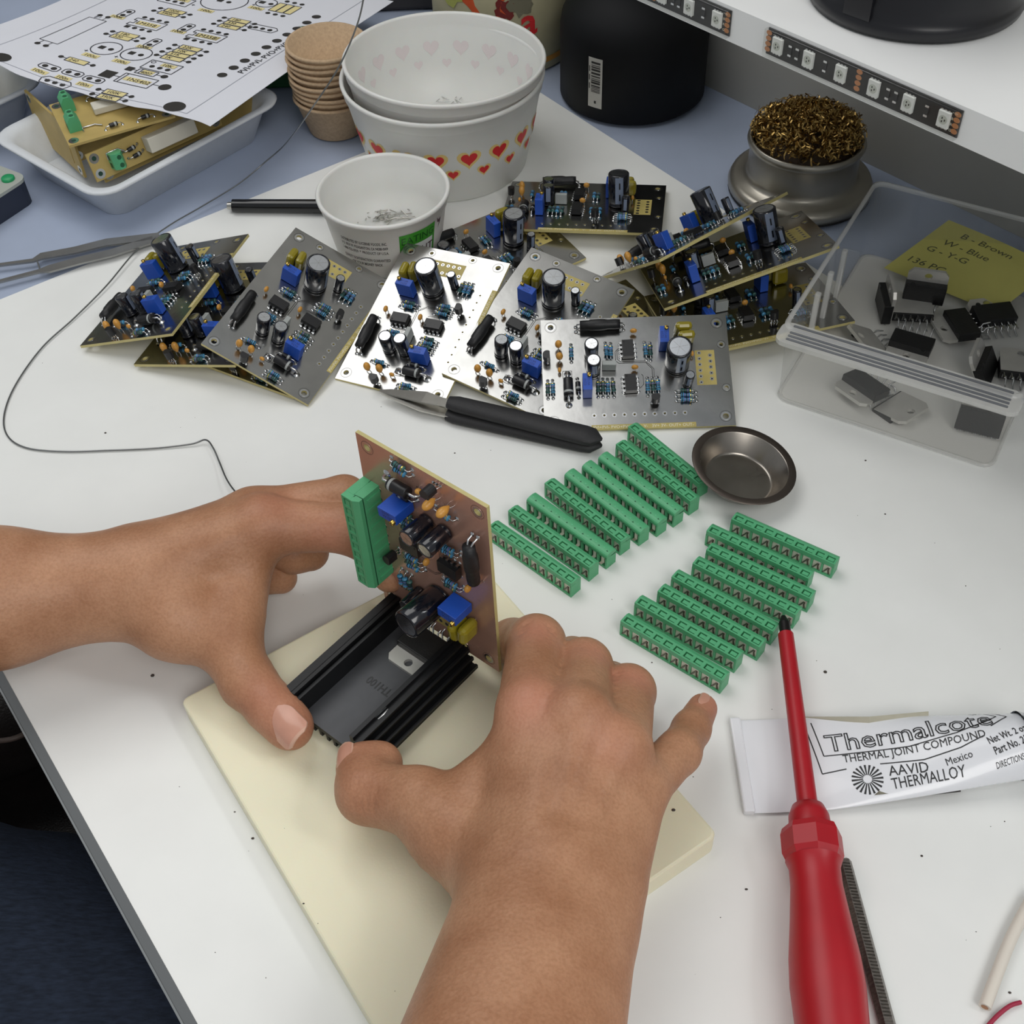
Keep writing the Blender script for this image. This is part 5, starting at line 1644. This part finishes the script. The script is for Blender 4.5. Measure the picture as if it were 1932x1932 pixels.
def tube_line(pts, wd=.45, name='printed_line'):
    mb = MB()
    for (xa, ya), (xb, yb) in zip(pts[:-1], pts[1:]):
        n = max(2, int(math.hypot(xb - xa, yb - ya) / 2)); d = Vector((xb - xa, yb - ya)).normalized(); nn = Vector((-d.y, d.x)) * wd / 2; vs = []
        for i in range(n + 1):
            x, y = xa + (xb - xa) * i / n, ya + (yb - ya) * i / n
            vs += [tube_top((x + nn.x) / TL, y + nn.y, .14), tube_top((x - nn.x) / TL, y - nn.y, .14)]
        mb.add(vs, [(2 * i + 1, 2 * i + 3, 2 * i + 2, 2 * i) for i in range(n)] , blk); mb.add(vs, [(2 * i, 2 * i + 2, 2 * i + 3, 2 * i + 1) for i in range(n)], blk)
    return mb.build(name, tt)
tube_text('Thermalcote', 11.5, 34.5, 2.6, outline=.2, fit=64, curve=.0007)
tube_text('T.M.', 2.8, 93.0, 12.6, rot=.4)
tube_text('THERMAL JOINT COMPOUND', 5.0, 40, -3.0, fit=54, curve=.0010)
tube_text('AAVID', 6.0, 56, -10.6, fit=15)
tube_text('THERMALLOY', 6.0, 56.5, -15.8, fit=28, rot=.08)
tube_text('Mexico', 4.0, 78, -9.2, fit=10, rot=.2)
tube_text('Net Wt. 2 oz.', 4.2, 94.5, -3.4, rot=.25, fit=15.5, bold=.05)
tube_text('Part No. 250', 4.2, 96, -7.6, rot=.25, fit=14.5, bold=.05)
tube_text('DIRECTIONS:', 3.0, 96, -12.2, rot=.2, fit=11)
tube_line([(28.0, 17.5), (31.0, -7.0), (40.5, -5.9)]); tube_line([(53.5, -5.2), (70, -5.6), (84, -3.0), (93, .4)])
tube_line([(31.0, 17.5), (33, 0.8), (66, .8), (84, 3.6), (96, 7.4), (101, 10), (98, 13.5)])
tube_line([(101, 13.5), (104.5, 9), (97, 4.6)])
mb = MB()
for k in range(20):
    a = 2 * math.pi * k / 20; ca_, sa_ = math.cos(a), math.sin(a); vs = []
    for r_, w_ in ((1.7, .18), (6.0, .42)):
        for q_ in (-1, 1): vs.append(tube_top((47.6 + r_ * ca_ - q_ * w_ * sa_) / TL, -11.0 + r_ * sa_ + q_ * w_ * ca_, .14))
    mb.add(vs, [(0, 1, 3, 2), (2, 3, 1, 0)], blk)
mb.build('starburst_logo', tt)
# torn cardboard flaps curling out from under the tube
flapm = mat('grey_card', rgb(172, 168, 150), .7, noise=.08, nscale=100); flapd = mat('dark_card', rgb(48, 44, 42), .6)
mb = MB(); q = [P(1515, 1352, 3), P(1640, 1352, 9), P(1752, 1342, 10), P(1752, 1362, 8), P(1640, 1366, 7), P(1520, 1356, 2)]
mb.add(q + [p - Vector((0, 0, .6)) for p in q], [(0, 5, 4, 1), (1, 4, 3, 2), (6, 7, 10, 11), (7, 8, 9, 10), (0, 1, 7, 6), (1, 2, 8, 7)], flapm); o = mb.build('torn_flap', tt)
mb = MB(); q = [P(1548, 1514, 1), P(1660, 1500, 6), P(1812, 1484, 7), P(1813, 1494, .6), P(1660, 1510, .6), P(1556, 1516, .4)]
mb.add(q + [p + ty * 1.0 for p in q], [(0, 5, 4, 1), (1, 4, 3, 2), (6, 7, 10, 11), (7, 8, 9, 10), (0, 1, 7, 6), (1, 2, 8, 7)], flapd); o = mb.build('torn_flap', tt)
mb = MB(); q = [P(1548, 1514, 1.2), P(1660, 1499, 6.5), P(1812, 1483, 7.6)]
mb.add([p for p in q] + [p + ty * 2.2 + Vector((0, 0, .4)) for p in q], [(0, 1, 4, 3), (1, 2, 5, 4), (3, 4, 1, 0), (4, 5, 2, 1)], flapm); mb.build('torn_flap', tt)

# ---------------------------------------------------------------- foam tray of yellow boards, printed sheet on top
foam = mat('white_foam', rgb(214, 218, 222), .55, noise=.02, nscale=200, bump=.1, bscale=800)
tr = thing('foam_tray', 'white foam tray filled with yellow circuit boards, under the printed sheet', 'tray', group='white foam trays')
k0, k1, k2 = P(12, 248, 27), P(188, 378, 27), P(540, 185, 27)
tu = (k2 - k1); tu.z = 0; tl_ = tu.length; tu.normalize(); tv = Vector((-tu.y, tu.x, 0)); tw_ = abs((k0 - k1).dot(tv))
tr.matrix_world = frame((k1.x, k1.y, 0), tu, tv)
def tray_mesh(Lx, Ly, h):
    mb = MB(); lp = lambda g, z, r: [(x, y, z) for x, y in rr_loop(g, Lx - g, g, Ly - g, r, 7)]
    loft(mb, [lp(16, -.7, 10), lp(15, -.4, 12), lp(6, h - 4, 15), lp(3.5, h - 2.2, 16), lp(0, h - 1.6, 17), lp(-.8, h, 17.5), lp(.5, h + .8, 17), lp(5, h + .2, 15), lp(8, h - 3, 14), lp(17, 1.8, 10)], foam)
    f_ = lp(17, 1.8, 10); mb.add(f_, [list(range(len(f_)))], foam); f_ = lp(16, -.7, 10); mb.add(f_, [list(range(len(f_)))[::-1]], foam)
    return mb
tray_mesh(tl_, tw_ + 4, 27).build('tray_body', tr)
yb_ = mat('yellow_laminate', rgb(184, 160, 96), .45, noise=.1, nscale=60)
ybe = mat('yellow_laminate_edge', rgb(214, 190, 120), .5)
ceram = mat('white_ceramic', rgb(208, 204, 190), .6)
def tblock(n=2):
    mb = MB(); w_ = 5.0 * n
    pr_ = [(0, 0), (8, 0), (8, 6), (5.6, 10), (2.4, 10), (0, 6.5)]; k = len(pr_)
    vs = [(-w_ / 2, y - 4, z) for y, z in pr_] + [(w_ / 2, y - 4, z) for y, z in pr_]
    mb.add(vs, [list(range(k)), list(range(k, 2 * k))[::-1]] + [(i, k + i, k + (i + 1) % k, (i + 1) % k) for i in range(k)], green)
    for j in range(n):
        x = -w_ / 2 + 5 * (j + .5)
        mb.box((x, -4.02, 2.6), (3.2, .1, 3.6), mat('green_dark', rgb(24, 84, 52), .5)); mb.disc((x, 0, 10.04), 1.5, mat('green_dark', rgb(24, 84, 52), .5), 12)
    return mb.mesh('green_terminal')
TB2 = tblock(2)
def ypcb(label, p, u, v, lx, ly, parts=True, terms=((6, 8), (6, 24)), rx=54, rh=9.5):
    t = thing('power_board', label, 'circuit board', group='yellow boards in the foam trays')
    t.matrix_world = frame(p, u, v)
    mb = MB(); mb.box((lx / 2, ly / 2, -.8), (lx, ly, 1.6), yb_); mb.build('laminate', t)
    for (x, y) in ((4, 4), (4, ly - 4), (lx - 4, 4), (lx - 4, ly - 4)):
        mb = MB(); mb.ring((x, y, 0), 1.5, 3.2, .12, solder, 16); mb.disc((x, y, .05), 1.5, mat('deep_green', rgb(20, 60, 44), .5), 12); mb.build('mounting_pad', t)
    for (x, y) in terms: put('green_terminal', TB2, t, (x, y, 0), -HP)
    if parts:
        mb = MB(); mb.box((rx, ly * .55, rh / 2 + .6), (34, 9.5, rh), ceram, bevel=.5); mb.build('ceramic_resistor', t)
        for (x, y) in ((30, 6), (50, 5), (28, ly - 7)): put('diode', DS, t, (x, y, 0), .1)
        mb = MB(); mb.tube([(12, 10, .4), (12, 14, .8), (20, 14, .8), (24, 11, .8)], .5, solder, 6); mb.build('jumper_wire', t)
    return t
def TR(x, y, z): return k1 * 1 + tu * x + tv * y + Vector((0, 0, z - k1.z))
def by_px(o, pu, pv):
    u_, v_ = pu - o, pv - o
    return o, u_, v_, u_.length, v_.length
o_, u_, v_, lu, lv = by_px(P(130, 275, 45), P(330, 218, 46), P(62, 208, 47))
ypcb('yellow board with two green terminals lying on top, at the left end of the tray', o_, u_, v_, min(lu, 105), lv, True, ((8, lv * .34), (10, lv * .8)), 40, 4.2)
o_, u_, v_, lu, lv = by_px(P(76, 258, 8), P(160, 336, 8), P(76, 258, 40))
ypcb('yellow board standing upright at the left end of the tray', o_, u_, Vector((0, 0, 1)), lu, 34, False, ())
o_, u_, v_, lu, lv = by_px(P(184, 344, 20), P(420, 236, 22), P(152, 298, 37))
ypcb('yellow board tilted at the front corner of the tray, green terminal at its end', o_, u_, v_, min(lu, 110), lv, True, ((16, lv * .5),))
o_, u_, v_, lu, lv = by_px(P(200, 345, 12), P(500, 205, 12), P(200, 345, 34))
ypcb('yellow board standing on edge along the front wall of the tray', o_, u_, Vector((0, 0, 1)) + tv * .12, min(lu, 150), 21, False, ())
o_, u_, v_, lu, lv = by_px(P(165, 322, 14), P(400, 235, 14), P(165, 322, 34))
ypcb('yellow board standing on edge in the middle of the tray', o_ + tv * 14, u_, Vector((0, 0, 1)), min(lu, 120), 24, False, ())
# second tray further left / back
tr2 = thing('foam_tray', 'white foam tray at the left picture edge behind the first, half hidden', 'tray', group='white foam trays')
tr2.matrix_world = frame((P(-60, 296, 0) + tv * 14), tu, tv)
q = P(60, 176, 27)
tr2.matrix_world = frame((q.x - 150 * tu.x + 6 * tv.x, q.y - 150 * tu.y + 6 * tv.y, 0), tu, tv)
tray_mesh(168, 96, 27).build('tray_body', tr2)
for i, (xo, yo) in enumerate(((30, 30), (52, 26), (74, 26), (96, 24), (118, 24), (138, 22))):
    p = Vector((q.x, q.y, 0)) - tu * 150 + tv * 6 + tu * xo + tv * yo
    ypcb('yellow board standing on edge, %s from the left in the rear tray' % ['first', 'second', 'third', 'fourth', 'fifth', 'sixth'][i], p + Vector((0, 0, 4)), tv, Vector((0, 0, 1)) + tu * .1, 58, 40, False, ((14, 30), (44, 30)) if i % 2 else ((30, 30),))
# printed sheet
paperm = mat('printer_paper', rgb(226, 228, 236), .7, noise=.012, nscale=30)
lineg = mat('print_grey', rgb(52, 52, 60), .7); linel = mat('print_light_grey', rgb(170, 172, 182), .7); hi_ = mat('highlighter_yellow', rgb(230, 216, 158), .7)
pa, pb, pc = P(397, 240, 55), P(0, 137, 55), P(742, 0, 24)
e_n = (pb - pa).normalized(); e_f = (pc - pa).normalized()
PW, PLn = 216.0, 250.0
def sheet(a, b, dz=0.0):
    """a: mm from the right edge along the near edge; b: mm away from the near edge"""
    z = 1.6 * math.sin(a / 24 + .4) * math.exp(-max(b, 0) / 30) + 1.2 * math.sin(b / 60 + a / 80) + 6 * max(0, (a - 130) / 60) ** 1.5 * math.exp(-max(b, 0) / 80)
    return pa + e_n * a + e_f * b + Vector((0, 0, z + dz))
NA, NB = 54, 60; rows = []
for j in range(NB + 1):
    for i in range(NA + 1):
        a, b = PW * i / NA, PLn * j / NB
        if j == 0: b += 1.0 * math.sin(a / 13) + .6 * math.sin(a / 5.1)
        rows.append(sheet(a, b))
mb = MB(); fs = [(j * (NA + 1) + i, j * (NA + 1) + i + 1, (j + 1) * (NA + 1) + i + 1, (j + 1) * (NA + 1) + i) for j in range(NB) for i in range(NA)]
mb.add(rows, fs, paperm, True); mb.add([p - Vector((0, 0, .15)) for p in rows], [f[::-1] for f in fs], paperm, True)
ps = mb.build('printed_sheet'); tag(ps, 'white paper sheet printed with an enlarged circuit layout, lying over the tray', 'sheet of paper')
# the layout on the sheet: board u runs away from us, v runs to the left
pn_ = e_n.cross(e_f).normalized()
def on_sheet(x, y):
    q0 = P(x, y, 0) ; q1 = P(x, y, 60); d_ = q1 - q0; X_ = q0 + d_ * ((pa - q0).dot(pn_) / d_.dot(pn_)) - pa
    k_ = e_n.dot(e_f); g_ = 1 - k_ * k_; xa, xb = X_.dot(e_n), X_.dot(e_f)
    return (xa - k_ * xb) / g_, (xb - k_ * xa) / g_
_h0, _h1, _d0, _d3 = on_sheet(333, 205), on_sheet(25, 113), on_sheet(409, 143), on_sheet(472, 102)
_kv = (_h1[0] - _h0[0]) / 54.8; _ku = (_d3[1] - _d0[1]) / 15.54
def UV(u, v, dz=.28): return sheet(_h0[0] + (v - 5.4) * _kv, _d0[1] + (u - 25.9) * _ku, dz)
class Ink(MB):
    def line(self, pts, wd, mt):
        for (a, b), (c, d_) in zip(pts[:-1], pts[1:]):
            L = math.hypot(c - a, d_ - b); n = max(1, int(L / 2.5)); nx_, ny_ = -(d_ - b) / L * wd / 2, (c - a) / L * wd / 2; vs = []
            for i in range(n + 1):
                x, y = a + (c - a) * i / n, b + (d_ - b) * i / n; vs += [UV(x + nx_, y + ny_), UV(x - nx_, y - ny_)]
            f_ = [(2 * i, 2 * i + 1, 2 * i + 3, 2 * i + 2) for i in range(n)]; self.add(vs, f_, mt); self.add(vs, [q[::-1] for q in f_], mt)
    def rect(self, u0, u1, v0, v1, wd, mt): self.line([(u0, v0), (u1, v0), (u1, v1), (u0, v1), (u0, v0)], wd, mt)
    def dot(self, u, v, r, mt, n=16, sq=False):
        if sq: pts = [(u - r, v - r), (u + r, v - r), (u + r, v + r), (u - r, v + r)]
        else: pts = [(u + r * math.cos(2 * math.pi * i / n), v + r * math.sin(2 * math.pi * i / n)) for i in range(n)]
        vs = [UV(*p) for p in pts]; self.add(vs, [list(range(len(vs)))[::-1]], mt); self.add(vs, [list(range(len(vs)))], mt)
    def fill(self, u0, u1, v0, v1, mt):
        vs = [UV(u0, v0, .2), UV(u1, v0, .2), UV(u1, v1, .2), UV(u0, v1, .2)]; self.add(vs, [(0, 1, 2, 3), (3, 2, 1, 0)], mt)
    def circ(self, u, v, r, wd, mt): self.line([(u + r * math.cos(2 * math.pi * i / 24), v + r * math.sin(2 * math.pi * i / 24)) for i in range(25)], wd, mt)
    def text(self, tx_, u, v, size, mt, along='v'):
        vs, fs_ = text_geo(tx_, size); out = []
        for q in vs:
            out.append(UV(u + q.y, v - q.x, .36) if along == 'v' else UV(u + q.x, v + q.y, .36))
        self.add(out, fs_, mt); self.add(out, [f[::-1] for f in fs_], mt)
ik = Ink()
for (u, v, r, _) in HOLES: ik.dot(u, v, 2.75 if r > 1.3 else 1.7, ink, 22)
for (u, v) in TERM: ik.dot(u, v - 2.2, 1.35, ink, 14)
ik.line([(3.4, 0.6), (3.4, 66)], .16, linel); ik.line([(3.4, 0.6), (101, 0.6)], .16, linel); ik.line([(3.4, 66), (101, 66)], .16, linel)
o = ik.build('printed_pads', ps)
ik = Ink()
names = {0: '240', 1: '330', 2: '180', 3: '390K', 4: '100K', 5: '1K', 6: '51K', 7: '10K', 8: '22K'}
ri = 0
hl = Ink()
for (nm, me_, sn, sm_, u, v, rz, hc) in COMP:
    if nm == 'resistor':
        vert = abs(rz) > .5
        if vert:
            ik.rect(u - 1.15, u + 1.15, v - 3.3, v + 3.3, .22, lineg); ik.line([(u, v + 3.3), (u, v + 4.6)], .2, lineg); ik.line([(u, v - 3.3), (u, v - 4.6)], .2, lineg)
            ik.dot(u, v + 5.2, .75, ink, 12); ik.dot(u, v - 5.2, .75, ink, 12); hl.fill(u - 1.0, u + 1.0, v - 3.0, v + 3.0, hi_)
            ik.text(names[ri % 9], u - .65, v + 2.4, 1.9, lineg)
        else:
            ik.rect(u - 3.3, u + 3.3, v - 1.15, v + 1.15, .22, lineg); ik.dot(u + 5.2, v, .75, ink, 12); ik.dot(u - 5.2, v, .75, ink, 12); hl.fill(u - 3, u + 3, v - 1, v + 1, hi_)
        ri += 1
    elif nm == 'electrolytic_capacitor':
        r = {EC_M[0].name: 4.2, EC_B[0].name: 7.0, EC_S[0].name: 3.2}[me_.name]
        ik.circ(u, v, r, .28, lineg); ik.dot(u, v + 1.5, .9, ink, 4, True); ik.dot(u, v - 1.5, .8, ink, 12); hl.fill(u - r - 2.6, u - r - .6, v - 2, v + 3, hi_); ik.text('+', u - r - .6, v + r, 2.4, lineg); ik.text('100u', u - r - 2.4, v + 2.4, 2.0, lineg)
    elif nm == 'op_amp_chip':
        ik.line([(u - 2.6, v + 5.2), (u - 2.6, v - 5.2), (u + 2.6, v - 5.2), (u + 2.6, v + 5.2), (u + 1.0, v + 5.2), (u + 1.0, v + 4.0), (u - 1.0, v + 4.0), (u - 1.0, v + 5.2), (u - 2.6, v + 5.2)], .24, lineg)
        for k in range(4): ik.dot(u - 3.9, v + 3.8 - 2.54 * k, .75, ink, 12, k == 0); ik.dot(u + 3.9, v + 3.8 - 2.54 * k, .75, ink, 12)
        hl.fill(u - 1.2, u + 1.2, v - 4, v + 3.4, hi_); ik.text('LM358', u - .9, v + 3.4, 2.4, lineg)
    elif nm == 'choke':
        ik.rect(u - 10, u + 10, v - 3, v + 3, .2, lineg)
        for s_ in (-1, 1):
            for k in (-1, 1): ik.dot(u + s_ * 12.6, v + k * 1.4, .8, ink, 12); ik.line([(u + s_ * 10, v + k * 1.4), (u + s_ * 12, v + k * 1.4)], .18, lineg)
        ik.text('R1', u + 10.6, v + 2, 2.0, linel)
    elif nm == 'diode':
        big_ = me_ is DB
        w_, l_ = (2.6, 5.2) if big_ else (1.3, 3.0)
        ik.rect(u - w_, u + w_, v - l_, v + l_, .24, lineg); ik.line([(u - w_, v + l_ - 1), (u + w_, v + l_ - 1)], .24, lineg)
        ik.dot(u, v + l_ + (3.8 if big_ else 2.4), 1.9 if big_ else 1.1, ink, 4, True); ik.dot(u, v - l_ - (3.8 if big_ else 2.6), 1.7 if big_ else 1.0, ink, 14); ik.line([(u, v - l_), (u, v - l_ - 2)], .2, lineg); ik.line([(u, v + l_), (u, v + l_ + 2)], .2, lineg)
        hl.fill(u - .9, u + 1.1, v - l_ + 1, v + l_ - 1.4, hi_); ik.text('1N5402' if big_ else '4007', u - .8, v + l_ * .55, 2.2 if big_ else 1.7, lineg)
    elif nm == 'trimmer':
        ik.rect(u - 2.7, u + 2.7, v - 5, v + 5, .24, lineg); ik.circ(u + 1.6, v + 3.8, .6, .2, lineg)
        for k in range(3): ik.dot(u - .8, v + 2.5 - 2.5 * k, .75, ink, 12)
        hl.fill(u + .4, u + 2.2, v - 3.6, v + 1, hi_); ik.text('10K', u + .5, v + .6, 2.0, lineg)
    elif nm in ('tantalum_capacitor', 'ceramic_capacitor', 'film_capacitor', 'box_capacitor'):
        vert = abs(rz) > .5
        pts = [(-3.0, -.8), (-2.2, -1.4), (2.2, -1.4), (3.0, -.8), (3.0, .8), (2.2, 1.4), (-2.2, 1.4), (-3.0, .8), (-3.0, -.8)]
        f_ = (lambda p: (u + p[1], v + p[0])) if vert else (lambda p: (u + p[0], v + p[1]))
        ik.line([f_(p) for p in pts], .26, lineg)
        for s_ in (-1.4, 1.4): ik.dot(*f_((s_, 0)), .8, ink, 12)
        hl.fill(u - 4.2, u - 2.4, v - 2, v + 2.6, hi_); ik.text('100n', u - 4.0, v + 2.4, 1.9, lineg)
    elif nm == 'transistor':
        ik.line([(u - 1.6, v + 3.8), (u + .6, v + 4.6), (u + 2.0, v + 3.4), (u + 2.0, v - 3.4), (u + .6, v - 4.6), (u - 1.6, v - 3.8), (u - 1.6, v + 3.8)], .24, lineg)
        for k in (-1, 0, 1): ik.dot(u, v + 2.4 * k, .75, ink, 12)
ik.text('PVI+PVI- PVO+PVO- V+', 29, 1.6, 2.8, lineg, along='u')
for (u, v, w_, h_) in ((86, 33, 4.5, 8), (93, 52, 3.5, 3.5)): hl.fill(u - w_, u + w_, v - h_, v + h_, hi_)
o = ik.build('printed_layout', ps); hl.build('highlighter_marks', ps)
# green packet peeping out behind the tray
gp = thing('green_packet', 'dark green packet with white lettering between the tray and the paper cups', 'packet')
c = P(545, 192, 0)
mb = MB(); mb.box((0, 0, 17), (62, 26, 34), mat('packet_green', rgb(34, 92, 50), .5), bevel=2); mb.v = [tuple(Vector(v) + Vector((c.x + 6, c.y + 32, 0))) for v in mb.v]; mb.build('body', gp)
vs, fs = text_geo('GARTEN', 9); mb = MB(); mb.add([(c.x - 22 + v.x, c.y + 18.9, 20 + v.y) for v in vs], fs, whitep); mb.build('lettering', gp)
# dark case added to keep the far end dark, plus a cable loop
eq = thing('dark_filler_case', 'plain dark grey case added to darken the back behind the tubs', 'case')
mb = MB(); mb.box((-25, 985, 40), (150, 110, 80), mat('charcoal_case', rgb(52, 50, 52), .6), Matrix.Identity(4), bevel=3); mb.build('body', eq)
mb = MB(); mb.tube([Vector((-6 + 30 * math.cos(a), 880 + 16 * math.sin(a), 60 + 6 * math.sin(a))) for a in [i * math.pi / 12 for i in range(25)]], 3.0, mat('maroon_cable', rgb(64, 24, 34), .5), 8)
o = mb.build('cable_loop'); tag(o, 'dark maroon cable loop at the back behind the tub', 'cable')
o.location.z = -.005

# ---------------------------------------------------------------- crumbs on the worktop
crm = mat('dark_crumb', rgb(70, 62, 56), .8)
random.seed(21); mb = MB()
spots = [(199, 817, 1.1), (1633, 869, .9), (288, 1275, 1.5), (443, 1532, .8), (477, 1582, 1.1), (582, 1730, .7), (1739, 1615, .9), (1557, 1268, 1.3), (1408, 1678, 1.1), (1267, 1556, 1.3), (858, 855, .8), (1905, 1873, 1.0), (1340, 1362, .9), (1230, 1250, .6), (1670, 970, .7)]
spots = [(x, y, r * .62) for x, y, r in spots]
for k in range(60):
    spots.append((random.uniform(30, 1900), random.uniform(560, 1900), random.uniform(.12, .3)))
for (x, y, r) in spots:
    p = P(x, y, .05)
    s_ = (p - A).dot(D1)
    if s_ < 6 or s_ > 480 or (p - A).dot(D2) < 10 or (p - Vector((111, 407, 0))).length < 30: continue
    inside = 0 < (p - CB_A).dot(CB_E1) < L1_ and 0 < (p - CB_A).dot(CB_E2) < L2_
    z = BH if inside else 0
    mb.ellipsoid((p.x, p.y, z + r * .3), (r, r * random.uniform(.4, 1), r * .5), crm, 6, 4)
for (x0, y0, x1, y1) in ((735, 470, 655, 800), (1262, 1548, 1272, 1562)): pass
o = mb.build('crumbs'); tag(o, 'tiny dark crumbs and wire specks scattered over the worktop', 'crumbs', kind='stuff')
bpy.context.view_layer.update()
